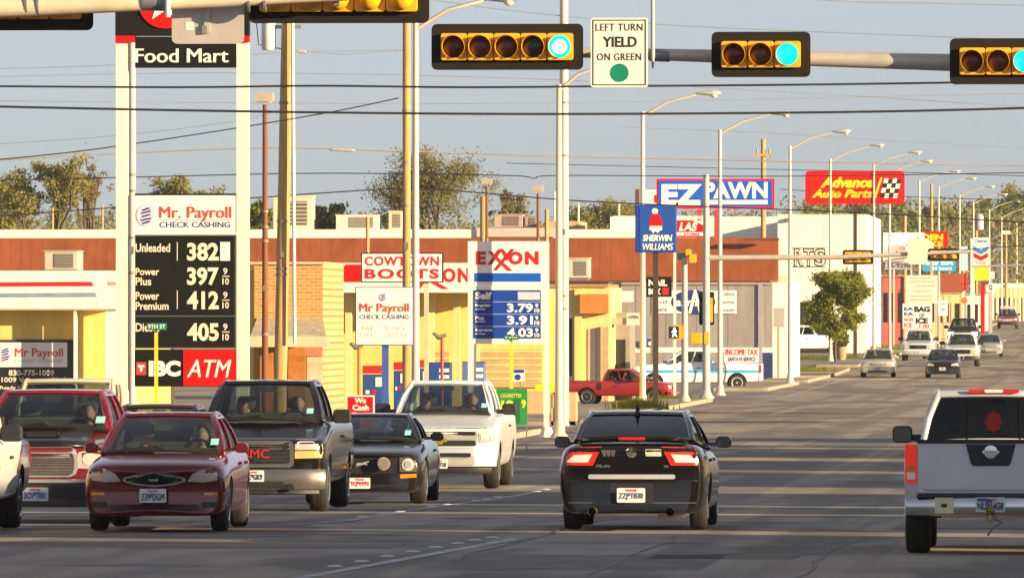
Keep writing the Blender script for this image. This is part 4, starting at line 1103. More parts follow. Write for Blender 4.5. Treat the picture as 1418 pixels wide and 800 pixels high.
# ------------------------------------------------------------------ traffic signals
SIGY = M('signal_yellow', (.80, .38, .008), .4, var=.12, vs=6)
SIGB = M('signal_black', (.014, .012, .010), .7, spec=.2)
LRED = M('signal_lens_red', (.05, .006, .004), .25); LAMB = M('signal_lens_amber', (.06, .022, .006), .25); LDK = M('signal_lens_dark', (.012, .028, .03), .2)
LGRN = emis('signal_green_lit', (.0, .80, .78), 1.1); LCORE = emis('signal_green_core', (.55, 1., 1.), 1.6)
GALV = M('galvanised_steel', (.52, .47, .40), .5, metal=.25, var=.12, vs=2)
GALVD = M('aged_steel', (.22, .23, .26), .5, metal=.5)
def signal(label, x0, y0, x1, y1, Y, n, lit=None, back=False, bsz=1., group=None):
    c = at((x0 + x1) / 2, (y0 + y1) / 2, Y)
    t = thing('traffic_signal', label, 'traffic signal', c, 0, group)
    a, b = loc(t, x0, y1, Y), loc(t, x1, y0, Y)
    hw, hh = (b.x - a.x) / 2, (b.z - a.z) / 2
    G().rbox(-hw, hw, .06, .085, -hh, hh, .07).build('backplate', SIGB, t)
    m = .125 * bsz; w = hw - m; h = hh - m; cell = 2 * w / n
    g = G()
    for i in range(n): g.rbox(-w + i * cell + .004, -w + (i + 1) * cell - .004, -.02, .20, -h, h, .03)
    hs = g.build('housing', SIGY, t, bevel=.006)
    for i in range(n):
        cx = -w + (i + .5) * cell; r = min(cell, 2 * h) * .44
        if back:
            G().lathe([(r * 1.02, .19), (r, .24), (r * .75, .30), (r * .3, .33), (.01, .335)], (cx, 0, 0), 'y', 18).build('housing_dome', SIGY, hs, smooth=50)
            continue
        col = LGRN if (lit is not None and i in lit) else (LRED if i == 0 else LAMB if i == 1 else LDK if i > 2 else LAMB)
        ln = G().lathe([(r * .93, .0), (r * .93, -.024), (r * .6, -.045), (.01, -.055)], (cx, 0, 0), 'y', 24).build('lens', col, t, smooth=50)
        if lit is not None and i in lit and n == 5:
            G().lathe([(r * .62, -.044), (r * .55, -.054), (.01, -.062)], (cx, 0, 0), 'y', 20).build('lamp_core', LCORE, ln)
        v = G(); ks = 22
        for k in range(ks + 1):                       # tunnel visor, open at the bottom
            an = R(-60 + 300 * k / ks)
            for rr, yy in ((r * 1.0, -.02), (r * 1.0, -.17 - .07 * math.sin(an)), (r * .955, -.17 - .07 * math.sin(an)), (r * .955, -.02)):
                v.v.append(Vector((cx + rr * math.cos(an), yy, rr * math.sin(an))))
        for k in range(ks):
            for j in range(4): v.f.append([k*4 + j, k*4 + (j+1) % 4, (k+1)*4 + (j+1) % 4, (k+1)*4 + j])
        v.f += [[0,1,2,3], [ks*4+3, ks*4+2, ks*4+1, ks*4]]
        v.build('visor', SIGY, hs, smooth=40)
    br = G().box(-.03, .03, .205, .42, -.08, .08).build('bracket', GALVD, t)
    return t
Y1 = 138
signal('five lamp signal with one green light left of the left turn sign', 597, 33, 807, 97, Y1, 5, lit=(4,))
signal('three lamp signal with its green light lit right of the left turn sign', 985, 44, 1122, 107, Y1, 3, lit=(2,))
signal('three lamp green signal cut off by the right picture edge', 1315, 53, 1450, 117, Y1, 3, lit=(2,))
# mast arm carrying them; its post stands beyond the right edge
pb = base(1660, Y1); arm = thing('signal_mast', 'galvanised mast arm holding the green signals and left turn sign', 'signal mast', pb)
tip, root = loc(arm, 690, 70, Y1 + .55), loc(arm, 1660, 96, Y1 + .55)
G().tube([root, root.lerp(tip, .35), root.lerp(tip, .7), tip], [.14, .115, .085, .055], 16).build('arm', GALV, arm, smooth=50)
G().tube([Vector((0, .55, 0)), Vector((0, .55, root.z + .6))], [.19, .16], 18).build('post', GALV, arm, smooth=50)
G().box(-.3, .3, .25, .85, 0, .08).build('base_plate', GALVD, arm)
dp = loc(arm, 904, 76, Y1 + .45)
cl = G().cyl(dp + Vector((-.04, .1, 0)), dp + Vector((.22, .1, -.01)), .085, n=14).build('clamp', GALVD, arm, smooth=40)
G().tube([dp + Vector((0, -.02, -.18)), dp + Vector((0, -.02, 0)), dp + Vector((0, -.02, 1.2)), dp + Vector((0, -.02, 1.6))], [.012, .03, .022, .02], 10).build('detector_pole', GALV, cl, smooth=50)
# left turn sign
SW = M('sign_white', (.80, .77, .68), .45, var=.04, streak=.04); SK = M('sign_black', (.015, .014, .014), .5)
t = thing('road_sign', 'white sign reading left turn yield on green with a green disc', 'road sign', at(857, 73, Y1))
slab('sign_plate', SW, t, 818, 25, 897, 121, Y1, .02, r=.03)
fr = []
a, b = loc(t, 820.5, 118.5, Y1), loc(t, 894.5, 27.5, Y1); wd = .014
G().box(a.x, b.x, a.y - .004, a.y - .001, b.z - wd, b.z).box(a.x, b.x, a.y - .004, a.y - .001, a.z, a.z + wd).box(a.x, a.x + wd, a.y - .004, a.y - .001, a.z + wd, b.z - wd).box(b.x - wd, b.x, a.y - .004, a.y - .001, a.z + wd, b.z - wd).build('border', SK, t)
letter('LEFT TURN', SK, t, 825, 33, 890, 43, Y1, space=1.1)
letter('YIELD', SK, t, 835, 51, 882, 65.5, Y1, bold=.02)
letter('ON GREEN', SK, t, 827, 74, 888, 84, Y1, space=1.1)
disc('green_disc', M('sign_green', (.0, .22, .13), .4), t, 858, 101, 12.7, Y1, .01, .006)
G().box(-.02, .02, .021, .45, -.1, .1).build('bracket', GALVD, t)

# near mast arm at the top left, seen from behind
Y2 = 116
pb = base(-500, Y2); arm = thing('signal_mast', 'pale near mast arm cut by the top left picture edge', 'signal mast', pb)
pts = [loc(arm, x, y, Y2) for x, y in ((-500, 22), (-60, 13), (60, 9), (198, 5), (300, 1.5), (480, -6))]
G().tube(pts, [.13, .115, .105, .085, .078, .06], 16).build('arm', M('mast_cream', (.62, .52, .38), .5, var=.12), arm, smooth=50)
G().tube([(pts[0].x, 0, 0), (pts[0].x, 0, pts[0].z + .5)], [.2, .17], 16).build('post', GALV, arm, smooth=50)
p = loc(arm, 216, 3, Y2)
G().cyl(p + Vector((-.14, -.01, .005)), p + Vector((.12, -.01, -.005)), .10, n=16).build('sleeve', GALVD, arm, smooth=40)
p = loc(arm, 234, 12, Y2)
G().tube([p + Vector((0, -.14, -.1)), p + Vector((0, -.14, .4))], .03, 10).build('sign_bracket', M('bracket_white', (.75, .73, .7), .4), arm, smooth=50)
for x in (37, 53, 345, 367): 
    p = loc(arm, x, 7.5, Y2); G().cyl(p + Vector((-.012, 0, 0)), p + Vector((.012, 0, 0)), .118 if x < 100 else .085, n=16).build('strap', GALVD, arm)
t = thing('road_sign', 'back of a grey aluminium sign hanging below the near mast arm', 'road sign', at(287, 30, Y2 + .2))
slab('sign_plate', M('sign_aluminium', (.50, .46, .42), .45, metal=.3, var=.06), t, 238, -22, 338, 61, Y2 + .25, .012, r=.06)
slab('stiffener', M('sign_aluminium', '#fff'), t, 283, -20, 291, 46, Y2 + .25, .03, off=.035)
slab('sticker', M('sticker_white', '#fff'), t, 257, 31, 268, 42, Y2 + .25, .004, off=.004)
slab('clip', STEEL, t, 280, 36, 287, 47, Y2 + .25, .03, off=.04)
signal('back of a five lamp signal with orange domes at the top edge', 345, -34, 595, 33, Y2 + .5, 5, back=True).rotation_euler.z = math.pi
signal('back of a five lamp signal cut by the top left corner', -120, -22, 130, 43, Y2 + .5, 5, back=True).rotation_euler.z = math.pi

# far side-street signal mast
Y3 = 385
pb = base(978, Y3, .13); arm = thing('signal_mast', 'far galvanised signal mast whose long arm crosses the white store wall', 'signal mast', pb)
tp = loc(arm, 978, 242, Y3)
G().tube([(0, 0, 0), (0, 0, tp.z)], [.15, .11], 14).build('post', GALV, arm, smooth=50)
G().tube([loc(arm, 982, 357, Y3), loc(arm, 1160, 356, Y3), loc(arm, 1345, 348, Y3)], [.11, .09, .06], 12).build('arm', GALV, arm, smooth=50)
G().lathe([(.3, 0), (.3, .05), (.2, .15), (.16, .3)], (0, 0, 0), n=16).build('base_plate', GALV, arm)
signal('far three lamp signal hanging left on the far mast arm', 1167, 346, 1209, 366, Y3 + .4, 3, back=True, bsz=.6).rotation_euler.z = math.pi
signal('far three lamp signal near the tip of the far mast arm', 1285, 344, 1328, 361, Y3 + .4, 3, back=True, bsz=.6).rotation_euler.z = math.pi
t = thing('road_sign', 'pale rounded sign back on the far mast arm before the marquee', 'road sign', at(1270, 348, Y3 - .2))
slab('sign_plate', M('sign_cream', (.72, .64, .5), .5), t, 1257, 331, 1284, 366, Y3 - .2, .02, r=.1)
slab('bracket', GALV, t, 1268, 345, 1273, 355, Y3 - .2, .1, off=-.03)
t = thing('pedestrian_signal', 'pair of orange walk signal boxes on the far mast post', 'walk signal', at(970, 468, Y3 - .3))
slab('housing', SIGY, t, 956, 461, 972, 476, Y3 - .3, .2, r=.05, bevel=.02); slab('side_housing', SIGY, t, 974.5, 459, 982, 477, Y3 - .3, .2, r=.05, bevel=.02)
t = thing('traffic_signal', 'black vertical signal seen from behind on the far mast post', 'traffic signal', at(978, 428, Y3 + .3))
slab('backplate', SIGB, t, 968, 404, 989, 450, Y3 + .26, .03, r=.06); slab('housing', SIGY, t, 981, 412, 987, 446, Y3 + .2, .2, r=.03)
for k in range(3): slab('visor', SIGB, t, 969.5, 408 + 14 * k, 979, 418 + 14 * k, Y3 + .2, .12, r=.05)
# signal post beside it
pb = base(948, 372, .13); t = thing('signal_post', 'short galvanised signal post with a yellow signal head on top', 'signal post', pb)
G().tube([(0, 0, 0), loc(t, 948, 362, 372)], [.13, .10], 14).build('post', GALV, t, smooth=50)
G().lathe([(.22, 0), (.22, .05), (.15, .2)], (0, 0, 0), n=14).build('base_plate', GALV, t)
slab('signal_head', SIGY, t, 949, 345, 957, 356, 371.8, .22, r=.05, bevel=.02); slab('signal_head', SIGY, t, 954, 352, 964, 364, 371.6, .22, r=.05, bevel=.02)
slab('signal_bracket', GALVD, t, 938, 350, 949, 360, 372, .12, r=.03); slab('pole_cap', GALV, t, 944, 357, 952, 366, 371.9, .2, r=.03)
t = thing('pedestrian_signal', 'dark walk signal with a lit white walking figure', 'walk signal', at(934, 460, 371.7))
slab('housing', SIGY, t, 930, 450, 944, 470, 371.75, .2, r=.04); slab('screen', SK, t, 926, 452, 940, 468, 371.7, .15, r=.02)
WALK = emis('walk_white', (.8, .9, 1), 1.2)
shape('walking_figure', WALK, t, [(932.5,454),(935,453.5),(935.5,456),(937.5,459),(936.5,460),(935,458.5),(935.5,461.5),(938,466),(936.5,466.5),(934,463),(932,466.5),(930.5,466),(932.5,461),(932.3,459),(930.5,460.5),(930,459.5),(932.3,456.5)], 371.7, .01, .01)

# ------------------------------------------------------------------ street lights
LPOLE = M('light_pole', (.60, .53, .43), .5, metal=.15, var=.08, vs=1.5)
LHEAD = M('lamp_head', (.55, .52, .47), .45, metal=.2)
LGL = M('lamp_glass', (.8, .76, .62), .2)
def street_light(lbl, px, Y, top, ax, ay, r=.11, dz=.13, arm=True):
    b = base(px, Y, dz); t = thing('street_light', lbl, 'street light', b, 0, 'street lights along the left kerb')
    p = loc(t, px, top, Y); p.x = 0; p.y = 0
    G().tube([(0, 0, 0), (0, 0, p.z)], [r, r * .62], 12).build('pole', LPOLE, t, smooth=50)
    G().lathe([(r * 2.0, 0), (r * 2.0, .05), (r * 1.4, .12), (r * 1.2, .4)], (0, 0, 0), n=12).build('base_plate', LPOLE, t)
    q = loc(t, ax, ay, Y)
    G().tube([p + Vector((0, 0, -.15)), p.lerp(q, .35) + Vector((0, 0, .10)), p.lerp(q, .75) + Vector((0, 0, .10)), q - Vector((.5, 0, .0))], [.05, .045, .04, .035], 8).build('arm', LPOLE, t, smooth=50)
    h = G().lathe([(.04, -.55), (.07, -.5), (.13, -.25), (.17, 0), (.15, .2), (.04, .3)], (q.x - .05, q.y, q.z), 'x', 14)
    for v in h.v: v.z = q.z + (v.z - q.z) * .55
    hd = h.build('lamp_head', LHEAD, t, smooth=50)
    g = G().lathe([(.01, -.17), (.10, -.13), (.145, -.03), (.14, 0)], (q.x + .02, q.y, q.z), 'z', 14).build('lamp_glass', LGL, hd, smooth=50)
SL = [(774, 258, 117, 852, 92, 'tall street light behind the left turn sign, its arm ending there'),
      (890, 347, 155, 988, 129, 'street light whose base stands in the grass tuft'),
      (997, 400, 180, 1088, 157, 'street light in front of the blue and white pawn sign'),
      (1094, 470, 202, 1171, 182, 'street light between the pawn sign and the red auto parts sign'),
      (1150, 600, 220, 1219, 201, 'street light crossing the left half of the red auto parts sign'),
      (1210, 640, 227, 1271, 211, 'street light between the red sign lettering and its chequered flag'),
      (1232, 680, 239, 1287, 223, 'street light crossing the chequered flag on the red sign'),
      (1273, 740, 250, 1326, 237, 'first street light past the red auto parts sign'),
      (1300, 790, 258, 1348, 247, 'second street light past the red auto parts sign'),
      (1329, 850, 270, 1374, 258, 'street light left of the blue and red chevron sign'),
      (1348, 910, 280, 1392, 269, 'street light crossing the blue and red chevron sign'),
      (1370, 980, 290, 1410, 278, 'street light just right of the yellow panel below the chevrons'),
      (1387, 1080, 300, 1425, 288, 'small far street light left of the last one by the right edge'),
      (1408, 1180, 306, 1445, 296, 'farthest street light, by the right picture edge')]
for px, Y, top, ax, ay, lb in SL: street_light(lb, px, Y, top, ax, ay)
street_light('white street light behind the brown pole between the boots sign and fuel sign', 575.5, 232, 32, 703, -2, r=.10)
rnd0 = random.Random(3)
# pole carrying on above the picture, left and centre
def plain_pole(name, lbl, cat, px, Y, top, r0, r1, mat, px_top=None, extra=None, dz=.0):
    b = base(px, Y, dz); t = thing(name, lbl, cat, b)
    p = loc(t, px_top if px_top is not None else px, top, Y)
    G().tube([(0, 0, 0), Vector(p) * .5, p], [r0, (r0 + r1) / 2, r1], 14).build('pole', mat, t, smooth=50)
    q = Vector(p)
    for k in range(4):
        c = q * rnd0.uniform(.25, .8); G().cyl(c - Vector((0, 0, .03)), c + Vector((0, 0, .03)), r0 * 1.04, n=14).build('band', M('band_grey', (.26, .22, .17), .6), t, smooth=40)
    c = q * .42; G().box(c.x - .05, c.x + .05, c.y - r0 * 1.1 - .01, c.y - r0 * 1.0, c.z, c.z + .16).build('tag_plate', STEEL, t)
    if extra: extra(t)
    return t
WOOD = M('pole_wood', (.46, .29, .12), .85, var=.3, vs=3, stretch=(6, 6, .3), bump=.4)
WOODR = M('pole_wood_red', (.20, .075, .035), .85, var=.25, vs=3, stretch=(6, 6, .3))
def steps(t): G().lathe([(.16, 0), (.16, .06), (.12, .2)], (0, 0, 0), n=12).build('base_plate', LPOLE, t)
plain_pole('signal_pole', 'thin pale pole in front of the left leg of the black price sign', 'pole', 183, 226, -40, .088, .075, LPOLE, extra=steps)
plain_pole('signal_pole', 'thick pale pole just right of the tall street light', 'pole', 781, 300, -40, .145, .12, LPOLE, extra=steps)
def hard(t):
    Y = 290
    G().tube([loc(t, 408, 475, Y - .3), loc(t, 405, 30, Y - .3)], .05, 10).build('conduit', M('conduit_white', (.75, .70, .62), .5), t, smooth=50)
    p = loc(t, 372, 45, Y); G().lathe([(.17, -.5), (.2, -.45), (.2, .45), (.14, .55), (.05, .6)], (p.x, p.y, p.z), n=16).build('transformer', M('transformer_grey', (.62, .62, .60), .45), t, smooth=40)
    G().tube([loc(t, 355, 30, Y), loc(t, 358, 62, Y), loc(t, 375, 66, Y), loc(t, 394, 68, Y)], .014, 6).build('lead', PLAST, t)
    G().box(p.x - .1, p.x + .9, p.y - .06, p.y + .06, p.z + .1, p.z + .2).build('transformer_bracket', STEEL, t)
plain_pole('utility_pole', 'leaning brown wooden utility pole beside the black price sign', 'utility pole', 387, 290, 28, .19, .165, WOOD, px_top=398, extra=hard)
plain_pole('utility_pole', 'straight brown utility pole in front of the boots sign', 'utility pole', 563, 240, -40, .10, .09, WOOD)
def cross(t):
    p = loc(t, 1057, 215, 600); G().box(p.x - .5, p.x + .5, p.y - .2, p.y - .08, p.z - .08, p.z + .08).build('crossarm', WOOD, t)
    for dx in (-.35, .35): G().cyl(p + Vector((dx, -.14, .08)), p + Vector((dx, -.14, .35)), .06, n=8).build('insulator', M('insulator_grey', (.3, .28, .26), .4), t)
plain_pole('utility_pole', 'wooden utility pole with a small crossarm between the two big red and blue signs', 'utility pole', 1057, 600, 193, .17, .14, WOOD, extra=cross)
def boxlamp(px, Y, y):
    def f(t):
        p = loc(t, px, y, Y); w = .26
        G().rbox(p.x - w, p.x + w, p.y - w, p.y + w, p.z - .13, p.z + .14, .04).build('lamp_box', M('box_lamp', (.42, .36, .28), .5), t)
        G().box(p.x - w * .8, p.x + w * .8, p.y - w * .8, p.y + w * .8, p.z - .16, p.z - .132).build('lamp_glass', LGL, t)
    return f
plain_pole('lot_lamp', 'rusty pole with a box lamp between the price sign and wooden pole', 'lot lamp', 367, 300, 145, .10, .07, WOODR, extra=boxlamp(366, 300, 135))
plain_pole('lot_lamp', 'box lamp on a short pole above the fuel price sign', 'lot lamp', 674, 505, 258, .09, .07, WOODR, extra=boxlamp(674, 505, 251))
plain_pole('lot_lamp', 'box lamp on a pole right of the white fuel price sign', 'lot lamp', 745, 505, 268, .09, .07, WOODR, extra=boxlamp(745, 505, 261))
plain_pole('wooden_post', 'bare wooden stump post left of the box lamp above the fuel sign', 'pole', 669, 520, 272, .17, .15, WOOD)
plain_pole('wooden_post', 'short wooden post behind the right end of the fuel price sign', 'pole', 757, 520, 290, .11, .10, WOOD)
plain_pole('wooden_post', 'short wooden post above the boots sign', 'pole', 509, 520, 300, .10, .09, WOOD)
for px, tp, lb in ((73, 288, 'brown post rising over the white roof edge behind the canopy'), (142, 284, 'pole with white insulators behind the white roof edge at left'),
                   (370, 315, 'thin rusty pipe beside the brick shop corner'), (801, 282, 'thin pale mast on the long roof left of the white block'), (857, 283, 'thin pale mast beside the white rooftop block'), (768, 265, 'pale slim mast behind the tall street light')):
    plain_pole('mast', lb, 'mast', px, 560, tp, .075, .06, WOOD if px < 200 else WOODR if px == 370 else LPOLE)
for i, (px, Y, tp, lb) in enumerate(((1290, 900, 255, 'far wooden pole left of the chevron sign'), (1352, 1000, 297, 'far wooden pole hung with a pale transformer'), (1393, 1150, 322, 'far wooden pole near the right edge with a lamp on top'), (1253, 760, 298, 'far post rising behind the white round marquee'))):
    t = plain_pole('utility_pole', lb, 'utility pole', px, Y, tp, .16, .13, WOOD)
    if i == 1:
        p = loc(t, 1357, 308, Y); G().lathe([(.3, -.7), (.34, -.6), (.34, .6), (.2, .8)], p, n=12).build('transformer', M('transformer_grey', '#fff'), t)
    if i == 2: G().rbox(-.5, .5, -.2, .2, loc(t, px, 322, Y).z - .2, loc(t, px, 322, Y).z + .2, .08).build('lamp_box', LGL, t)

# ------------------------------------------------------------------ overhead wires
WIRE = M('wire_black', (.02, .018, .016), .6); WIRET = M('wire_tan', (.42, .30, .20), .6); WIREG = M('wire_grey', (.30, .31, .33), .6)
def wire(lbl, pts, Y, r, mat=WIRE):
    q = [at(x, y, Y) for x, y in pts]
    g = G(); dense_ = []
    for i in range(len(q) - 1):
        for k in range(8): 
            dense_.append((i, k / 8))
    def cr(i, t):
        p0, p1, p2, p3 = q[max(i-1, 0)], q[i], q[i+1], q[min(i+2, len(q)-1)]
        return .5 * ((2*p1) + (p2 - p0)*t + (2*p0 - 5*p1 + 4*p2 - p3)*t*t + (3*p1 - p0 - 3*p2 + p3)*t**3)
    o0 = q[0]
    g.tube([cr(i, t) - o0 for i, t in dense_] + [q[-1] - o0], r, 6)
    o = g.build('overhead_wire', mat, None, smooth=60); o.location = o0; tag(o, lbl, 'wire')
wire('upper thick dark wire passing just below the left turn sign', [(-80, 119), (240, 121), (440, 119), (640, 121), (860, 119.5), (1150, 117), (1480, 112)], 168, .017)
wire('lower thick dark wire below the signals, spanning the whole sky', [(-80, 146), (200, 152), (460, 156), (720, 158), (1000, 157), (1250, 154), (1480, 148)], 160, .018)
wire('dark wire slanting up to the brown pole from the left', [(-80, 228), (80, 213), (200, 197), (330, 177), (460, 155), (552, 136)], 240, .014)
wire('tan wire crossing the sky at mid height', [(-80, 226), (180, 212), (380, 205), (560, 210), (760, 216), (1060, 223), (1480, 231)], 330, .018, WIRET)
wire('thin dark wire just above the tree tops', [(-80, 252), (200, 245), (440, 240), (700, 243), (740, 247), (780, 243), (1100, 244), (1480, 238)], 330, .017)
wire('dark sagging wire crossing the pawn sign foot and the long roof', [(-80, 305), (150, 288), (350, 274), (555, 261), (640, 265), (800, 278), (1000, 287), (1200, 295), (1480, 312)], 300, .018)
wire('thin grey wire in the upper sky right of the lamp arm', [(560, -6), (700, 14), (900, 33), (1100, 43), (1480, 58)], 300, .011, WIREG)
wire('pale tan wire near the top right corner', [(900, -18), (1150, 1), (1300, 5), (1480, 9)], 250, .009, WIRET)
wire('faint grey wire left of the leaning wooden pole', [(-80, 97), (160, 90), (380, 74), (560, 69)], 330, .011, WIREG)
wire('faint grey wire over the left trees', [(-80, 204), (160, 188), (330, 167), (394, 150)], 330, .010, WIREG)
wire('faint wire between the brown poles carrying a pale splice', [(398, 69), (440, 73), (480, 75), (560, 70)], 290, .008, WIREG)
wire('faint grey wire below the signals at right', [(860, 176), (1060, 184), (1250, 196), (1480, 208)], 400, .009, WIREG)
wire('thin dark wire slightly above the upper thick wire at left', [(-80, 108), (300, 101), (700, 108), (1100, 128), (1480, 152)], 320, .010, WIREG)
wire('thin grey wire between the two thick wires', [(-80, 139), (400, 143), (800, 142), (1480, 128)], 330, .010, WIREG)
wire('thin dark wire below the tan wire at right', [(700, 226), (1000, 233), (1300, 240), (1480, 246)], 420, .014)
wire('thin dark wire along the tops of the far street lights', [(1080, 262), (1250, 272), (1480, 280)], 600, .02)
wire('dark wire over the far white marquee and chevron sign', [(1180, 366), (1300, 352), (1345, 345), (1480, 336)], 700, .03)
wire('grey cable joining the far signal arms at right', [(1345, 369), (1418, 367), (1480, 366)], 700, .06, WIREG)
for x0, x1, y, Yw, lb in ((456, 492, 207, 329.8, 'long pale splice case on the tan wire'), (413, 424, 71, 289.9, 'small pale splice case on the faint wire between brown poles')):
    a, b = at(x0, y, Yw), at(x1, y + 1.5, Yw)
    o = G().tube([Vector((0, 0, 0)), (b - a) * .1, (b - a) * .9, b - a], [.02, .05, .05, .02], 8).build('splice_case', GALV); o.location = a; tag(o, lb, 'splice case')
# ------------------------------------------------------------------ signs
CREAMP = M('post_cream', (.80, .75, .62), .5, var=.05, streak=.05)
WHTS = M('sign_face_white', (.82, .80, .78), .4, var=.04, streak=.07); BLK = M('sign_face_black', (.010, .010, .010), .5, var=.1, spec=.15)
REDS = M('sign_face_red', (.66, .006, .006), .45, var=.05, spec=.2); BLUS = M('sign_face_blue', (.010, .055, .34), .45, var=.05, spec=.2); BLUB = M('sign_face_bright_blue', (.008, .10, .56), .45, var=.05, spec=.2)
TXW = M('letter_white', (.82, .80, .72), .45, var=.02); TXC = M('letter_cream', (.78, .66, .50), .45, var=.05); TXR = M('letter_red', (.60, .01, .012), .45, var=.03); TXB = M('letter_blue', (.03, .04, .22), .45); TXK = M('letter_black', (.015, .015, .015), .5)
YEL = M('sign_face_yellow', (.85, .62, .01), .4)
def sign(name, lbl, px, Y, cat='sign', dz=0.): return thing(name, lbl, cat, base(px, Y, dz))
def post(t, px, y0, Y, w, mat, name='post', d=None, off=-.05):
    a, b = loc(t, px - w / 2, y0, Y), loc(t, px + w / 2, y0, Y)
    G().box(a.x, b.x, a.y - off, a.y - off + (d or (b.x - a.x)), 0 if True else 0, a.z).build(name, mat, t)
def swirl(parent, cx, cy, r, Y):
    """round pale medallion with stacked blue strokes"""
    disc('medallion', M('medallion_lilac', (.62, .60, .72), .4), parent, cx, cy, r * 1.08, Y, .02, .012, rx=.9)
    for k, (dy, hw_) in enumerate(((-.66, .30), (-.38, .42), (-.05, .36), (.30, .46), (.60, .34))):
        shape('stroke', TXB, parent, [(cx - hw_*r - .1*r, cy + dy*r + .12*r), (cx + hw_*r - .05*r, cy + dy*r - .10*r), (cx + hw_*r + .02*r, cy + dy*r + .06*r), (cx - hw_*r, cy + dy*r + .26*r)], Y, .02, .022)
# --- tall black fuel price sign
Y = 214
t = sign('price_sign', 'tall black fuel price sign with cream legs, reading 382 at the top', 256, Y, 'price sign')
for x0, x1 in ((160.5, 176.5), (327.5, 344)): slab('leg', CREAMP, t, x0, 55, x1, 600, Y, .3, zbase=0)
slab('price_panel', BLK, t, 186.5, 325, 327.5, 482.5, Y, .25, off=.02)
pp = t.children[-1]
for x in (187.2, 325.8): slab('retainer', M('trim_grey', (.25, .24, .22), .4, metal=.5), pp, x - .5, 326, x + .5, 482, Y - .02, .012, off=.01)
slab('bank_panel', BLK, t, 186.5, 483.5, 327.5, 535, Y, .25, off=.02); bp = t.children[-1]
slab('payroll_panel', WHTS, t, 186.5, 270.5, 326, 323, Y, .25, off=.02); mp = t.children[-1]
slab('panel_frame', BLK, t, 186, 268, 327, 270.4, Y, .25, off=.03)
slab('emblem_panel', BLK, t, 160, -50, 345, 50, Y, .34, off=.06); ep = t.children[-1]
slab('trim', REDS, ep, 160, 50, 187, 59, Y, .34, off=.062); slab('trim', REDS, ep, 327, 50, 345, 59, Y, .34, off=.062)
slab('name_panel', BLK, t, 187, 51, 326, 94, Y, .25, off=.02); np_ = t.children[-1]
dd = ep; disc('emblem', REDS, ep, 229, 3, 37, Y, .06, .10)
st = [(229 + (30 if k % 2 == 0 else 12.5) * math.sin(math.pi * k / 5), 3 - (30 if k % 2 == 0 else 12.5) * math.cos(math.pi * k / 5)) for k in range(10)]
shape('star', TXW, dd, st, Y, .03, .115)
Yp = Y - .02
letter('Food Mart', TXW, np_, 187.5, 67.5, 316, 87, Yp, bold=.05)
swirl(mp, 203, 298, 14.5, Yp)
letter('Mr. Payroll', M('letter_orange_red', (.62, .06, .02), .45), mp, 221, 286, 320, 307, Yp, bold=.012)
letter('CHECK CASHING', TXB, mp, 221, 307, 319, 315, Yp, bold=.01)
slab('rule', TXB, mp, 220, 304.2, 319, 304.8, Yp, .004, off=.004)
for txt, y0, y1 in (('Unleaded', 337, 349), ('Power', 371, 381), ('Plus', 384, 395), ('Power', 404, 415), ('Premium', 418, 429), ('Diesel', 447, 459)):
    letter(txt, TXC, pp, 187.5, y0, 187.5 + {8: 48, 5: 33, 4: 22, 7: 46, 6: 33}[len(txt)], y1, Yp, bold=.02)
for txt, y0, y1 in (('382', 336, 361), ('397', 370, 395), ('412', 403, 428), ('405', 447, 472)):
    letter(txt, TXC, pp, 259, y0, 303, y1, Yp, bold=.035)
    if txt == '382': slab('blank_tile', WHTS, pp, 305, 335, 318.5, 361, Yp, .02, off=.02)
    else:
        letter('9', TXC, pp, 309, y0 + 1, 315, y0 + 10, Yp, bold=.02); letter('10', TXC, pp, 308, y0 + 15, 317, y0 + 24, Yp, bold=.02)
        slab('rule', TXC, pp, 307.5, y0 + 11.8, 318, y0 + 13, Yp, .004, off=.004)
for y0 in (335, 402): slab('rule', TXC, pp, 245, y0, 246, y0 + 26, Yp, .004, off=.004)
for y in (325.5, 437, 481): slab('rule', M('trim_grey', (.25, .24, .22), .4, metal=.5), pp, 188, y, 326, y + 1, Yp, .01, off=.008)
slab('atm_panel', REDS, t, 254, 484.5, 326.5, 534, Yp, .02, off=.012); ap = t.children[-1]
letter('ATM', TXW, ap, 259, 498, 320, 522, Yp - .012, bold=.06, shear=.25)
letter('IBC', TXW, bp, 206, 499, 250, 521, Yp, bold=.06)
slab('bank_emblem', M('emblem_red', (.5, .05, .03), .4), bp, 188.5, 501, 202.5, 519, Yp, .01, off=.01, r=.02); be = bp
shape('emblem_mark', TXW, be, [(191, 505), (200, 505), (200, 508), (196, 508), (198, 511), (195, 515), (193, 512), (195, 509), (191, 508)], Yp - .01, .008, .006)
# --- green ninth street sign on a yellow post
def street_sign(lbl, px, y0, y1, x0, x1, Y, txt):
    t = sign('street_sign', lbl, px, Y, 'street sign')
    post(t, px, y1 - 2, Y, 4.5, M('post_yellow', (.80, .60, .03), .5, var=.1), off=0)
    slab('name_blade', M('blade_green', (.0, .16, .10), .45), t, x0, y0, x1, y1, Y - .1, .02, r=.01); b_ = t.children[-1]
    letter(txt, TXW, b_, x0 + 2, y0 + 2, x1 - 2, y1 - 2, Y - .1, bold=.02)
street_sign('green 9TH street blade on a yellow post before the black price sign', 216, 447, 457, 203, 231, 190, '9TH ST')
street_sign('small green street blade on a yellow post before the fuel price sign', 708, 464, 470.5, 698, 718, 240, 'E 9TH')
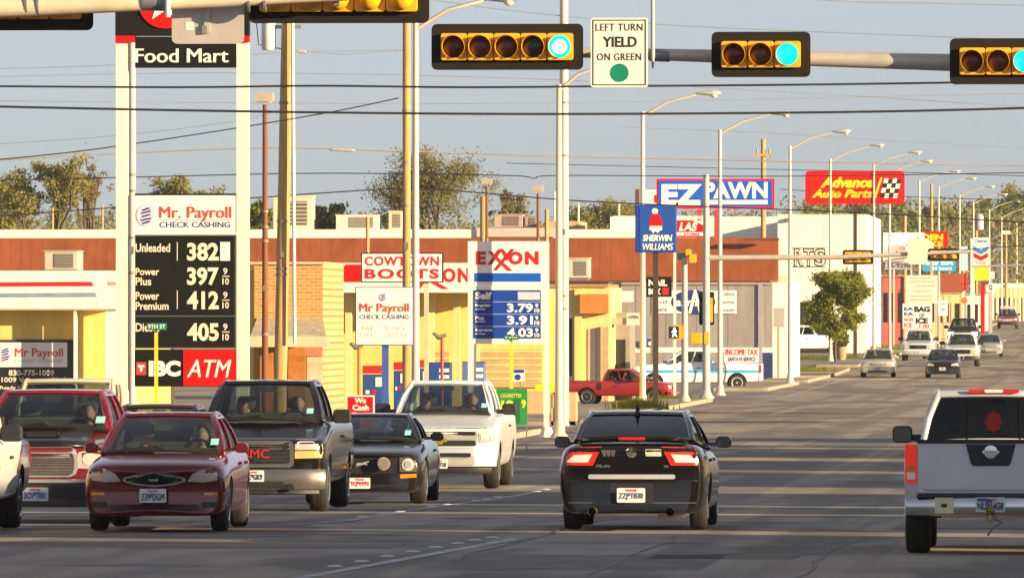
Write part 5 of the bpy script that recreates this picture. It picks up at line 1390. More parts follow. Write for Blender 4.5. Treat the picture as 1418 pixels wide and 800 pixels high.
# --- white fuel sign with blue price panel
Y = 259
t = sign('fuel_sign', 'white fuel sign with blue price panel reading 3.79', 703, Y, 'price sign', .13)
for x0, x1 in ((648, 659), (753, 760)): slab('leg', M('leg_white', (.80, .76, .68), .5, var=.04), t, x0, 336, x1, 600, Y, .12, zbase=0)
for px in (653.5, 757):
    p = loc(t, px, 590, Y)
    G().lathe([(.22, 0), (.2, .04), (.1, .25)], (p.x, p.y + .06, 0), n=10).build('leg_foot', M('leg_white', '#fff'), t)
slab('brand_panel', WHTS, t, 648, 334, 759.5, 396, Y, .2, off=.03); b1 = t.children[-1]
slab('sign_frame', M('leg_white', '#fff'), t, 648, 396.3, 759.5, 476, Y, .18, off=.02)
slab('price_panel', BLUS, t, 656, 401.5, 749, 468.5, Y, .05, off=.035); b2 = t.children[-1]
slab('blue_band', BLUB, b1, 657, 378, 749, 390, Y - .03, .01, off=.008)
DKR = M('letter_dark_red', (.36, .01, .015), .45)
letter('E', TXR, b1, 659, 348, 673, 366.5, Y - .03, bold=.06)
shape('letter_stroke', DKR, b1, [(683.5,374),(688.5,374),(713,344.5),(708,344.5)][::-1], Y - .03, .008, .014)
shape('letter_stroke', TXR, b1, [(675,348),(681,348),(710,375),(703,375)], Y - .03, .008, .010)
shape('letter_stroke', DKR, b1, [(675,366.5),(681,366.5),(697,344.5),(691,344.5)], Y - .03, .008, .018)
shape('letter_stroke', TXR, b1, [(692,344.5),(697,344.5),(706,357),(702,361)], Y - .03, .008, .012)
letter('O', TXR, b1, 704, 348, 724, 366.5, Y - .03, bold=.06); letter('N', TXR, b1, 727, 348, 746, 366.5, Y - .03, bold=.06)
Yq = Y - .035
letter('Self', TXW, b2, 658, 404, 681, 414.5, Yq, bold=.05)
slab('note_tile', M('note_pale', (.5, .56, .7), .4), b2, 717, 404, 747.5, 415, Yq, .01, off=.006)
for txt, w, y0 in (('Regular', 22, 420.5), ('Plus', 12, 437.5), ('Supreme', 24, 454.5)):
    letter(txt, TXW, b2, 658, y0, 658 + w, y0 + 5, Yq, bold=.04); slab('rule', TXW, b2, 658, y0 + 7, 672, y0 + 8.2, Yq, .004, off=.004)
for txt, y0 in (('3.79', 420), ('3.91', 437), ('4.03', 454)):
    letter(txt, TXW, b2, 702, y0, 738, y0 + 12.5, Yq, bold=.035)
    letter('9', TXW, b2, 741, y0 + .3, 745.5, y0 + 6, Yq, bold=.03); letter('10', TXW, b2, 740, y0 + 7, 747, y0 + 12.8, Yq, bold=.03)
for y in (417.5, 434.5, 451.5): slab('rule', M('note_pale', '#fff'), b2, 656.5, y, 748.5, y + .6, Yq, .004, off=.003)
# --- boots sign, white payroll sign, small red sign
Y = 275
t = sign('boots_sign', 'white boots sign with red letters in a dark frame', 556, Y)
slab('frame', BLK, t, 500, 350, 613.5, 391, Y, .2); slab('face', WHTS, t, 501.5, 351.5, 612, 389.5, Y, .05, off=.01); f = t.children[-1]
letter('COWTOWN', TXR, f, 505, 355, 608, 368, Y - .01, bold=.03, space=1.1); letter('BOOTS', TXR, f, 505, 372, 608, 386, Y - .01, bold=.04, space=1.2)
post(t, 590, 391, Y, 6, M('post_tan', (.6, .48, .3), .6))
Y = 222
t = sign('payroll_sign', 'square white check cashing sign on a blue post', 533, Y)
post(t, 533, 478, Y, 9, M('post_blue', (.05, .10, .42), .5, var=.1), name='post')
slab('frame', M('frame_blue', (.10, .13, .35), .4), t, 492, 397, 572.5, 478, Y, .14); slab('face', WHTS, t, 493.3, 398.3, 571.2, 476.7, Y, .05, off=.01); f = t.children[-1]
Yf = Y - .01
swirl(f, 531, 411, 5.5, Yf)
letter('Mr Payroll', M('letter_orange_red', '#fff'), f, 498, 420, 566, 435, Yf, bold=.012); letter('CHECK CASHING', TXB, f, 498, 435.5, 566, 441.5, Yf)
FAD = M('letter_faded', (.62, .60, .64), .5)
letter('PAY', FAD, f, 502, 452, 518, 457, Yf); letter('MONEY', FAD, f, 532, 452, 562, 457, Yf); letter('DAY', FAD, f, 500, 461, 518, 466, Yf); letter('ORDERS', FAD, f, 532, 461, 564, 466, Yf)
Y = 205
t = sign('small_red_sign', 'small red sign with white words standing behind the dark coupe', 499, Y)
for x in (486, 512): post(t, x, 560, Y, 2, STEEL)
slab('face', WHTS, t, 480, 547, 518.5, 574, Y, .03); f = t.children[-1]
slab('red_field', REDS, f, 482, 549, 516.5, 590, Y, .01, off=.008); f2 = f.children[-1]
letter('We', TXW, f2, 491, 550.5, 507, 558, Y - .008, bold=.04); letter('Cash', TXW, f2, 488, 560, 511, 568, Y - .008, bold=.04); letter('Taxes', TXW, f2, 487, 571, 512, 579, Y - .008, bold=.04)
Y = 236
t = sign('green_price_board', 'green board with yellow cigarette price beside the white pickup', 709, Y)
slab('board', M('board_green', (.02, .26, .06), .45), t, 687, 538, 730, 588, Y, .06); f = t.children[-1]
YT = M('letter_yellow', (.80, .68, .05), .5)
letter('CIGARETTES', YT, f, 693, 545, 722, 550, Y, bold=.02); letter('19', YT, f, 694, 554, 711, 569, Y, bold=.05); letter('9', YT, f, 722, 553, 728, 565, Y, bold=.05)
slab('dark_field', M('board_dark_green', (.01, .14, .04), .5), f, 712, 552, 720, 586, Y, .004, off=.004)
for x in (690, 729): post(t, x, 590, Y, 2, STEEL, name='leg')
t = sign('parking_sign', 'small blue and white disabled parking sign left of the fuel sign leg', 719, 300)
post(t, 720, 526, 300, 1.2, STEEL); slab('plate', SW, t, 711, 511, 727, 528, 300, .02, off=.03); f = t.children[-1]
slab('blue_top', BLUS, f, 711.5, 511.5, 726, 516, 299.97, .004, off=.006); disc('wheelchair_mark', BLUS, f, 717, 522, 4.3, 299.97, .006, .006)
# --- blue paint store sign on a dark post
Y = 480
t = sign('paint_store_sign', 'blue paint store sign with white words on a dark brown post', 907, 345)
Y = 345
post(t, 907.5, 348, Y, 7.5, M('post_dark', (.05, .035, .028), .5), off=-.1)
slab('cabinet', BLUS, t, 879.5, 283.5, 936.5, 349.5, Y, .35, bevel=.03); c_ = t.children[-1]
slab('end_cap', M('cap_brown', (.12, .05, .03), .5), t, 879.5, 262, 885, 283, Y + .1, .25)
slab('face', M('sign_face_blue2', (.012, .07, .36), .3), c_, 886, 285, 935, 348, Y, .02, off=.01); f = c_.children[-1]
Yf = Y - .01
bl = shape('emblem', REDS, f, [(899,308),(901,300),(905,296),(911,296),(915,301),(917.5,309),(916,315),(899,315)], Yf, .01, .012)
disc('emblem_globe', TXW, f, 907, 292.5, 4.2, Yf, .012, .012); shape('emblem_base', TXW, f, [(900,313),(916.5,313),(917,318),(913,320),(911,323),(908,320),(904,323),(902,319),(899,318)], Yf, .01, .016)
letter('SHERWIN', TXW, f, 890, 325, 931, 334, Yf, bold=.04, shear=.2); letter('WILLIAMS', TXW, f, 890, 337, 932, 346, Yf, bold=.04, shear=.2)
# --- blue and white pawn sign
Y = 560
t = sign('pawn_sign', 'wide blue pawn shop sign with huge white letters and red edge', 991, Y)
for x in (968, 992): post(t, x, 290, Y, 6, M('post_red', (.5, .03, .03), .5))
slab('frame', REDS, t, 909, 247.5, 1072, 289, Y, .5); slab('face', BLUB, t, 911.5, 250, 1069.5, 286, Y, .1, off=.02); f = t.children[-1]
sk = f
letter('EZ', TXW, f, 916, 255, 972, 284, Y - .02, bold=.05); letter('PAWN', TXW, f, 975, 252, 1063, 275, Y - .02, bold=.04)
slab('underline', TXW, f, 974, 277, 1063, 283, Y - .02, .01, off=.008)
t = sign('white_cabinet_sign', 'white cabinet sign edge peeping out left of the pawn sign', 900, 575); slab('cabinet', WHTS, t, 889, 263, 912, 284, 575, .4); post(t, 900, 284, 575, 5, GALV)
slab('letter_mark', REDS, t, 906, 270, 909, 281, 575, .02, off=.012)
# --- red store banner under the pawn sign
Y = 400
t = sign('store_banner', 'red and white store banner hanging from a white gallows arm', 950, Y)
slab('post', WHT, t, 932.5, 300, 936, 560, Y, .12, zbase=0); slab('arm', WHT, t, 930, 299, 988, 303.5, Y, .12, off=.005)
slab('banner', REDS, t, 936.5, 305, 977, 329, Y, .04); f = t.children[-1]
shape('white_wedge', TXW, f, [(958,305.5),(976.5,305.5),(976.5,313),(968,309)], Y, .006, .006); slab('white_foot', TXW, f, 937, 321.5, 975, 326.5, Y, .006, off=.006)
letter('LAS', TXW, f, 940, 308, 966, 320, Y, bold=.05, shear=.25); letter('STORES', TXB, f, 947, 322.5, 969, 326, Y - .006, bold=.03)
# --- black nail sign
Y = 470
t = sign('nail_sign', 'black nail salon board with white letters behind the dark post', 912, Y)
slab('board', BLK, t, 895, 383, 930, 411, Y, .1); f = t.children[-1]
letter('NAIL', TXW, f, 898, 387, 924, 396, Y, bold=.05); letter('BOX', TXW, f, 898, 399, 915, 408, Y, bold=.05); slab('red_mark', TXR, f, 917, 398, 926, 408, Y, .006, off=.006)
post(t, 903, 411, Y, 3, STEEL)
# --- big red auto parts sign
Y = 640
t = sign('auto_parts_sign', 'big red auto parts sign with yellow letters and chequered flag', 1184, Y)
slab('cabinet', REDS, t, 1115, 236.5, 1252.5, 282.5, Y, .6, r=.25); f = t.children[-1]
post(t, 1184, 282, Y, 5, M('post_dark', '#000'))
YL2 = M('letter_yellow_bright', (.88, .70, .01), .4)
letter('Advance', YL2, f, 1136, 245, 1210, 260, Y, bold=.05, shear=.3); letter('Auto Parts', YL2, f, 1124, 262, 1209, 274, Y, bold=.05, shear=.3)
shape('swoosh', YL2, f, [(1213,274),(1210,274),(1219,246),(1222,246)], Y, .02, .02)
for i in range(4):
    for j in range(4):
        x0 = 1220 + i * 6 - j * 1.6 + 3; y0 = 247 + j * 6.6 + (1 if i % 2 else 0)
        shape('flag_check', TXW if (i + j) % 2 == 0 else TXK, f, [(x0 + 1.6, y0), (x0 + 7.6, y0), (x0 + 6, y0 + 6.6), (x0, y0 + 6.6)], Y, .02, .02)
# --- signs farther up the road
def board(name, lbl, x0, y0, x1, y1, Y, mat, posts=(), pm=GALV, words=(), depth=.4):
    t = sign(name, lbl, (x0 + x1) / 2, Y)
    slab('panel', mat, t, x0, y0, x1, y1, Y, depth); f = t.children[-1]
    for p in posts: post(t, p, y1, Y, 2.2, pm)
    for txt, m, a, b, c, d, k in words: letter(txt, m, f, a, b, c, d, Y, **k)
    return t, f
t, f = board('marquee_sign', 'white marquee with a curved line of small red letters', 1223, 322, 1280, 362, 700, WHTS, (1238, 1262))
for k, ch in enumerate('STORAGE'): 
    x = 1240 + 5 * k; y = 352 - 3.4 * k + .05 * k * k
    letter(ch, M('letter_salmon', (.55, .2, .15), .5), f, x, y - 6, x + 3.4, y, 700, bold=.03)
slab('number_strip', M('strip_grey', (.25, .27, .33), .5), t, 1226, 362.5, 1263, 373, 700, .3); letter('36-9298', TXK, t.children[-1], 1228, 364.5, 1261, 371, 700, bold=.03)
disc('round_panel', M('panel_cream', (.72, .66, .55), .5), t, 1280, 343, 13, 699, .2, .1)
board('restaurant_sign', 'red sign with two yellow words cut off behind the white marquee', 1272, 320.5, 1312.5, 342, 760, REDS, (1289,), WOOD, (('DEN', YL2, 1277, 324, 1306, 332.5, dict(bold=.05)), ('CKE', YL2, 1277, 334, 1306, 341, dict(bold=.05))))
board('blue_sign', 'bright blue sign with white writing below the red restaurant sign', 1278, 359, 1323.5, 375.5, 765, M('sky_blue', (.02, .36, .75), .4), (1290, 1315), GALV, (('water store', TXW, 1281, 361, 1320, 367, dict(bold=.03)), ('24 hours', TXW, 1290, 368.5, 1318, 374, dict(bold=.03))))
board('brown_sign', 'plain red brown sign board below the bright blue sign', 1302.5, 378.5, 1333, 405.5, 742, M('brown_red', (.30, .07, .03), .6), (1306, 1330), WOOD)
t, f = board('white_marquee', 'tall cream notice board with faint grey lines', 1255, 381, 1298, 420, 690, M('panel_cream', '#fff'), (1258, 1296))
for y in (384, 389, 395, 402, 409, 414): slab('line', M('faint_line', (.42, .38, .28), .6), f, 1268 - (y % 5) * 2, y, 1290 + (y % 3) * 2, y + 1.6, 690, .02, off=.01)
t, f = board('ice_sign', 'white bag of ice sign with bold black letters', 1250, 420.5, 1290, 455, 650, WHTS, (1252, 1288), GALV,
             (('BAG', TXK, 1266, 424, 1288, 432, dict(bold=.06)), ('OF', TXK, 1273, 434, 1280, 439.5, dict(bold=.03)), ('ICE', TXK, 1268, 440, 1285, 448, dict(bold=.06)), ('1.00', TXR, 1273, 449, 1287, 454, dict(bold=.03)), ('EA', TXB, 1252, 425, 1265, 430, dict(bold=.04)), ('EA', TXB, 1252, 432, 1265, 437, dict(bold=.04)), ('NOW', TXR, 1252, 440, 1265, 445, dict(bold=.03)), ('ICE', TXR, 1252, 447, 1263, 453, dict(bold=.03))))
board('notice_board', 'small white board with blue lines right of the ice sign', 1299, 416, 1312, 437, 700, WHTS, (1301, 1310), GALV, (('SALE', TXB, 1302, 419, 1309, 422, dict(bold=.02)), ('OPEN', TXB, 1302, 427, 1309, 430, dict(bold=.02))))
t = sign('chevron_sign', 'tall white fuel sign with blue and red chevrons over yellow', 1356, 905)
slab('cabinet', WHTS, t, 1348, 329, 1369, 368, 905, .5); f = t.children[-1]
letter('Chevron', BLUB, f, 1350, 331, 1367, 336, 905, bold=.03)
for dy, m in ((0, M('chevron_blue', (.02, .22, .62), .4)), (9, REDS)): shape('chevron', m, f, [(1349,341+dy),(1358.5,346+dy),(1368,341+dy),(1368,347+dy),(1358.5,352+dy),(1349,347+dy)], 905, .03, .03)
letter('FOOD', M('letter_orange', (.8, .28, .02), .5), f, 1351, 362, 1366, 366, 905, bold=.05)
slab('yellow_panel', YEL, t, 1350, 369, 1369.5, 388, 905, .3); slab('post', WHTS, t, 1344, 330, 1347, 460, 905, .3, zbase=0)
board('light_blue_banner', 'pale blue tall banner left of the chevron sign', 1331, 341, 1340, 375, 860, M('pale_blue', (.42, .66, .80), .5), (1335,))
board('small_red_banner', 'small red banner beside the brown sign board', 1334, 378, 1338.5, 402, 800, REDS, (1336,))
t = sign('red_pillar', 'tall red pillar standing on the far verge', 1361, 880); slab('pillar', REDS, t, 1358, 393, 1363.5, 460, 880, .4, zbase=0); slab('pillar_cap', M('dark_red', (.3, .02, .02), .5), t, 1360, 390, 1369, 394, 880, .3)
board('q_sign', 'small white sign with a letter Q beside the red pillar', 1365, 392.5, 1378.5, 403.5, 900, WHTS, (1371,), GALV, (('Q', TXK, 1369, 394, 1374.5, 402, dict(bold=.05)),))
board('white_far_sign', 'small blank white sign right of the yellow panel', 1370, 376, 1377, 386, 930, WHTS, (1373,))
t = sign('round_orange_sign', 'orange round sign low at the far kerb', 1335, 780); disc('face', M('sign_orange', (.75, .18, .02), .5), t, 1335.5, 416, 4.5, 780, .1, .1); post(t, 1335, 418, 780, 1.5, GALV)
t = sign('back_sign', 'grey sign back on a thin wooden post at the kerb', 1078, 500); slab('plate', M('sign_aluminium', '#fff'), t, 1071, 426, 1086, 453, 500, .03); post(t, 1077.5, 453, 500, 3, WOOD, off=.04)
# ------------------------------------------------------------------ buildings
CREAMW = M('wall_cream', (.76, .59, .27), .85, var=.08, streak=.12); YELW = M('wall_yellow', (.78, .57, .17), .85, var=.06, streak=.10)
TANW = M('wall_tan', (.50, .36, .20), .85, var=.1, streak=.15); WW = M('wall_white', (.86, .82, .73), .8, var=.05, streak=.08)
GREYW = M('wall_grey', (.30, .27, .27), .85, var=.08, streak=.15)
DGL = M('window_dark', (.02, .022, .025), .12, var=.2); RUST = M('rust_metal_roof', (.27, .066, .015), .6, var=.18, vs=.6, streak=.12)
ACM = M('ac_beige', (.55, .50, .40), .5, var=.08, streak=.1)
def building(lbl, px, Y, name='building'): 
    c = at(px, 445, Y); return thing(name, lbl, 'building', (c.x, Y, gz(c.x, Y)))
def bslab(t, nm, m, x0, y0, x1, y1, Y, d=.3, off=0., ground=False, **k):
    return slab(nm, m, t, x0, y0, x1, y1, Y, d, off, zbase=-.6 if ground else None, **k)
# food mart at the left
Y = 250
t = building('cream food mart with a white canopy edge striped red and blue', 60, Y)
bslab(t, 'wall', YELW, -160, 425, 166, 500, Y, 14, ground=True)
cp = bslab(t, 'canopy', WW, -160, 375, 168, 427, Y, 1.1, off=.9)
shape('red_stripe', M('stripe_red', (.62, .015, .01), .5), cp, [(-160, 391.5), (127, 390), (129.5, 396), (-160, 397.5)], Y - .9, .012, .012)
shape('blue_stripe', M('stripe_slate', (.20, .30, .42), .5), cp, [(-160, 406.5), (132, 405), (134.5, 411), (-160, 412.5)], Y - .9, .012, .012)
shape('red_stripe', M('stripe_pale_red', (.62, .30, .22), .5), cp, [(149, 390), (168, 390), (168, 395), (151, 395)], Y - .9, .012, .012)
for x in (102, 146): bslab(t, 'column', WW, x, 427, x + 3 if x < 120 else x + 16, 560, Y - .8, .35, ground=True)
bslab(t, 'gutter', M('gutter_cream', (.6, .52, .38), .5), -160, 427.2, 166, 429, Y - .9, .1, off=-.02); bslab(t, 'soffit_light', LGL, 40, 427.2, 56, 428.5, Y - .5, .3)
w = bslab(t, 'window', M('frame_bronze', (.05, .04, .03), .5), -60, 470, 103, 560, Y, .1, off=.05)
bslab(t, 'window', M('frame_bronze', '#000'), -200, 470, -66, 560, Y, .1, off=.05)
slab('pane', DGL, w, -58, 473, 100, 558, Y - .05, .02, off=.012)
sg = bslab(t, 'window_sign', WHTS, -45, 474, 93, 508, Y - .1, .04, off=.02)
letter('Mr Payroll', M('letter_orange_red', '#fff'), sg, 21, 482, 87, 497, Y - .12, bold=.012); letter('CHECK CASHING', M('letter_lilac', (.45, .40, .42), .5), sg, 21, 497, 87, 502, Y - .12)
swirl(sg, 8, 490, 11, Y - .12)
letter('830-775-1009', TXC, w, 12, 512, 75, 520, Y - .06, bold=.03); letter('1009 Veterans Blvd', TXC, w, 2, 522, 90, 529, Y - .06, bold=.02)
letter('Ready Service', TXC, w, 0, 534, 50, 540, Y - .06, bold=.02)
# roof top cooler on the food mart
def cooler(lbl, x0, y0, x1, y1, Y, mat=ACM, fan=True):
    c = at((x0 + x1) / 2, y1, Y); t = thing('air_conditioner', lbl, 'air conditioner', c)
    s = slab('cabinet', mat, t, x0, y0, x1, y1, Y, 1.6, bevel=.03)
    w = x1 - x0; h = y1 - y0
    gr = slab('grille', M('grille_dark', (.10, .09, .08), .6), t, x0 + w * .30, y0 + h * .12, x0 + w * .86, y1 - h * .14, Y, .03, off=.02)
    for k in range(6): slab('slat', mat, gr, x0 + w * .30, y0 + h * (.16 + .12 * k), x0 + w * .86, y0 + h * (.185 + .12 * k), Y - .02, .02, off=.02)
    slab('lid', mat, t, x0 - w * .02, y0 - h * .05, x1 + w * .02, y0 - .2, Y, 1.7, off=.04)
    slab('skid', STEEL, t, x0 + w * .05, y1 + .1, x1 - w * .05, y1 + h * .12, Y + .1, 1.4)
cooler('beige rooftop air conditioner above the striped food mart canopy', 61, 348, 108, 374, 330)
cooler('grey rooftop cooler on the long red roof right of the pale pole', 786, 358, 816, 385, 500)
# long store with a rust red mansard
Y = 535
t = building('long low store with a rust red metal mansard roof and white parapet', 560, Y)
bslab(t, 'wall', TANW, -260, 380, 1066, 500, Y + 1.0, 25, ground=True)
q = [loc(t, x, y, Y) for x, y in ((-260, 389), (1077, 389), (1077, 329), (-260, 332))]
g = G(); a, b = q[0], q[1]; h = q[2].z - a.z
for i in range(61):                                   # standing seams
    x = a.x + (b.x - a.x) * i / 60; g.box(x - .03, x + .03, -.06, -.0, a.z, a.z + .01)
m_ = G(); m_.add([(a.x, -.2, a.z), (b.x, -.2, a.z), (b.x, .9, a.z + h), (a.x, .9, a.z + h), (a.x, 1.2, a.z), (b.x, 1.2, a.z), (b.x, 1.2, a.z + h), (a.x, 1.2, a.z + h)], [(0,1,2,3), (1,5,6,2), (4,0,3,7), (3,2,6,7), (0,4,5,1)])
mr = m_.build('mansard', RUST, t)
g = G()
for i in range(90):
    x = a.x + (b.x - a.x) * (i + .5) / 90; g.add([(x - .012, -.207, a.z), (x + .012, -.207, a.z), (x + .012, .893, a.z + h), (x - .012, .893, a.z + h), (x - .012, -.17, a.z), (x + .012, -.17, a.z), (x + .012, .93, a.z + h), (x - .012, .93, a.z + h)], [(0,1,2,3), (1,5,6,2), (4,0,3,7), (0,4,5,1), (3,2,6,7)])
g.build('standing_seam', RUST, mr)['kind'] = 'stuff'
bslab(t, 'fascia', M('fascia_brown', (.13, .05, .03), .7), -260, 389.2, 1078, 391, Y, .5, off=.3)
bslab(t, 'parapet', WW, -260, 317.5, 905, 332, Y + 1.3, 24)
bslab(t, 'parapet', WW, 849, 299, 905, 317.4, Y + 1.6, 8); bslab(t, 'parapet', TANW, 755, 306, 801, 317.4, Y + 4, 8)
bslab(t, 'roof_edge', M('pale_brick', (.52, .45, .40), .85), 660, 315.5, 770, 328, Y + 1.15, .1)
bslab(t, 'sun_awning', M('mansard_brown', (.12, .04, .02), .7), 1030, 330, 1079, 333, Y, .5, off=.4)
for x0, y0, x1, y1, lb in ((684, 297, 724, 315, 'wide pinkish rooftop unit behind the roof edge above the fuel sign'), (727, 300, 744, 315, 'small dark rooftop unit beside the wide pinkish one')):
    cooler(lb, x0, y0, x1, y1, Y + 6, M('unit_pink', (.42, .30, .26), .6))
cooler('tall cream rooftop block behind the leaning wooden pole', 378, 273, 433, 318, Y + 8, M('unit_cream', (.62, .54, .38), .6))
cooler('white curved rooftop vent housing left of the pale pole', 465, 298, 525, 318, Y + 8, M('unit_white', (.68, .62, .5), .6))
cooler('round cream rooftop unit between the poles above the boots sign', 538, 293, 557, 318, Y + 8, M('unit_cream', '#fff'))
# brick shop with a sloped shingle porch
Y = 310
BRICK = bpy.data.materials.new('orange_brick'); BRICK.use_nodes = True
n_, l_ = BRICK.node_tree.nodes, BRICK.node_tree.links
p_ = n_['Principled BSDF']; p_.inputs['Roughness'].default_value = .85
tc = n_.new('ShaderNodeTexCoord'); mp_ = n_.new('ShaderNodeMapping'); mp_.inputs['Rotation'].default_value = (R(90), 0, 0); l_.new(tc.outputs['Object'], mp_.inputs[0])
bt_ = n_.new('ShaderNodeTexBrick'); bt_.inputs['Scale'].default_value = 1.0; bt_.inputs['Brick Width'].default_value = .28; bt_.inputs['Row Height'].default_value = .10; bt_.inputs['Mortar Size'].default_value = .010
bt_.inputs['Color1'].default_value = (.50, .27, .085, 1); bt_.inputs['Color2'].default_value = (.41, .20, .06, 1); bt_.inputs['Mortar'].default_value = (.58, .42, .2, 1)
l_.new(mp_.outputs[0], bt_.inputs['Vector']); l_.new(bt_.outputs['Color'], p_.inputs['Base Color'])
_M['orange_brick'] = BRICK
t = building('orange brick shop with a shingled porch roof behind the wooden pole', 395, Y)
bslab(t, 'wall', BRICK, 352, 366, 447, 480, Y, 8, ground=True)
bslab(t, 'side_wall', YELW, 340, 374, 352, 480, Y + .3, 8, ground=True)
bslab(t, 'coping', M('coping_tan', (.55, .45, .30), .8), 345, 362.5, 449, 366, Y, 8.1, off=.08)
pf = [loc(t, x, y, Y) for x, y in ((356, 466), (447, 462), (447, 440), (352, 448))]
g = G().add([(pf[0].x, -2.4, pf[0].z), (pf[1].x + .3, -2.4, pf[0].z), (pf[1].x, -.02, pf[2].z), (pf[0].x, -.02, pf[2].z), (pf[0].x, -2.4, pf[0].z - .12), (pf[1].x + .3, -2.4, pf[0].z - .12), (pf[1].x, -.02, pf[0].z - .12), (pf[0].x, -.02, pf[0].z - .12)], [(0,1,2,3), (0,4,5,1), (1,5,6,2), (3,7,4,0), (4,7,6,5)])
g.build('porch_roof', M('shingle_pale', (.50, .42, .30), .9, var=.3, vs=6), t)
g = G().box(pf[0].x - .1, pf[1].x + .4, -2.52, -2.42, pf[0].z - .30, pf[0].z + .02).build('porch_fascia', M('fascia_cream', (.66, .55, .36), .7, streak=.15), t)
for x0, x1 in ((360, 378), (399, 423)): bslab(t, 'brick_panel', M('brick_deep', (.45, .16, .03), .85, var=.15, vs=6), x0, 474, x1, 540, Y - .4, .2, ground=True)
bslab(t, 'door', M('door_dark', (.05, .03, .02), .6), 379, 476, 398, 540, Y - .1, .1, ground=True)
bslab(t, 'shop_board', M('board_pink', (.50, .18, .13), .6), 424, 477, 446, 493, Y - .1, .1); bslab(t, 'window', M('window_cream', (.62, .52, .36), .3), 425, 494, 446, 535, Y - .1, .1)
# fuel canopy and kiosk building
Y = 335
t = building('fuel station canopy with red and white fascia over cream kiosk', 560, Y, 'fuel_station')
cf = bslab(t, 'canopy', M('canopy_white', (.80, .76, .68), .5, var=.04, streak=.06), 447, 364, 722, 405, Y, 7)
slab('red_band', REDS, cf, 447.5, 366, 500, 390.5, Y, .02, off=.012)
for ch, x0, x1 in (('E', 540, 556), ('O', 613, 631), ('N', 634, 650)): letter(ch, TXR, cf, x0, 371, x1, 391, Y, bold=.05)
shape('letter_stroke', TXR, cf, [(562,371),(570,371),(622,400),(612,400)], Y, .015, .012); shape('letter_stroke', TXR, cf, [(574,400),(582,400),(606,367),(598,367)], Y, .015, .018); shape('letter_stroke', TXR, cf, [(560,391),(568,391),(590,367),(582,367)], Y, .015, .018)
for x in (478, 592, 628, 655): bslab(t, 'column', CREAMW, x, 405, x + 9, 560, Y + 1.5, .25, ground=True)
bslab(t, 'kiosk_wall', YELW, 440, 405, 768, 560, Y + 5, 8, ground=True)
for x0, x1 in ((600, 622), (665, 750)): 
    w = bslab(t, 'window', M('window_tan', (.48, .34, .17), .3, var=.1), x0, 484, x1, 536, Y + 4.9, .08)
    for k in range(5): slab('shelf_line', CREAMW, w, x0, 485 + 9.5 * k, x1, 487.5 + 9.5 * k, Y + 4.9, .02, off=.02)
bslab(t, 'yellow_kerb', YEL, 741, 532, 770, 541, Y + 4.2, .3); bslab(t, 'base_wall', TANW, 728, 541, 752, 566, Y + 3, .3, ground=True)
# pumps
PB = M('pump_blue', (.015, .07, .28), .4); PW = M('pump_white', (.75, .72, .66), .4)
def pump(lbl, x0, x1, y0, Y, face=True):
    c = at((x0 + x1) / 2, 500, Y); t = thing('fuel_pump', lbl, 'fuel pump', (c.x, Y, gz(c.x, Y)), 0, 'fuel pumps under the canopy')
    s = slab('cabinet', PB, t, x0, y0, x1, 560, Y, .5, zbase=0, bevel=.02); w = x1 - x0
    slab('screen', PW, t, x0 + w * .62, y0 + 4, x1 - w * .08, y0 + 17, Y, .02, off=.015)
    slab('top_sign', M('pump_red', (.45, .02, .02), .4), t, x0, y0 - 12, x1, y0 - 1, Y + .1, .3)
    for k in range(2): slab('grade_button', REDS if k else WHTS, t, x0 + w * (.15 + .3 * k), y0 + 22, x0 + w * (.33 + .3 * k), y0 + 27, Y, .02, off=.015)
    p = loc(t, x1, y0 + 18, Y); G().tube([p, p + Vector((.15, -.05, -.1)), p + Vector((.17, -.05, -.6)), p + Vector((.02, -.05, -.8))], .02, 8).build('hose', PLAST, t)
pump('blue fuel pump left of the blue sign post', 502, 531, 518, 320); pump('blue fuel pump half hidden behind the brown pole', 545, 560, 513, 322); pump('blue fuel pump with a red topper right of the pale pole', 575, 592, 510, 322)
def vend(lbl, x0, x1, y0, Y, m):
    c = at((x0 + x1) / 2, 500, Y); t = thing('ice_chest', lbl, 'ice chest', (c.x, Y, gz(c.x, Y)))
    slab('cabinet', m, t, x0, y0, x1, 560, Y, .7, zbase=0, bevel=.02)
    for k in range(3): slab('panel_label', TXW, t, x0 + (x1 - x0) * .5, y0 + 7 + 9 * k, x1 - 2, y0 + 12 + 9 * k, Y, .01, off=.008)
    slab('lid', M('chest_lid', (.03, .05, .16), .4), t, x0, y0 - 1.5, x1, y0 - .1, Y, .7)
vend('tall blue ice chest behind the white four door pickup roof', 592, 624, 503, 325, PB); vend('narrow blue and white cooler beside the fuel sign leg', 640, 671, 502, 325, M('cooler_blue', (.10, .16, .42), .4))
def pipe(lbl, px, y0, Y, m):
    t = sign('standpipe', lbl, px, Y, 'pipe'); p = loc(t, px, y0, Y)
    G().tube([(0, 0, 0), (p.x, 0, p.z)], .045, 10).build('pipe', m, t, smooth=50)
    G().tube([p + Vector((-.25, 0, .12)), p + Vector((-.1, 0, -.02)), p + Vector((.12, 0, .05))], [.05, .08, .05], 8).build('lamp', M('lamp_grey', (.2, .18, .16), .5), t, smooth=50)
pipe('bent red standpipe with a lamp behind the white four door pickup', 612, 466, 300, M('pipe_red', (.5, .05, .02), .5)); pipe('orange red pipe at the left edge of the white check cashing sign', 497, 480, 300, M('pipe_orange', (.55, .14, .03), .5))
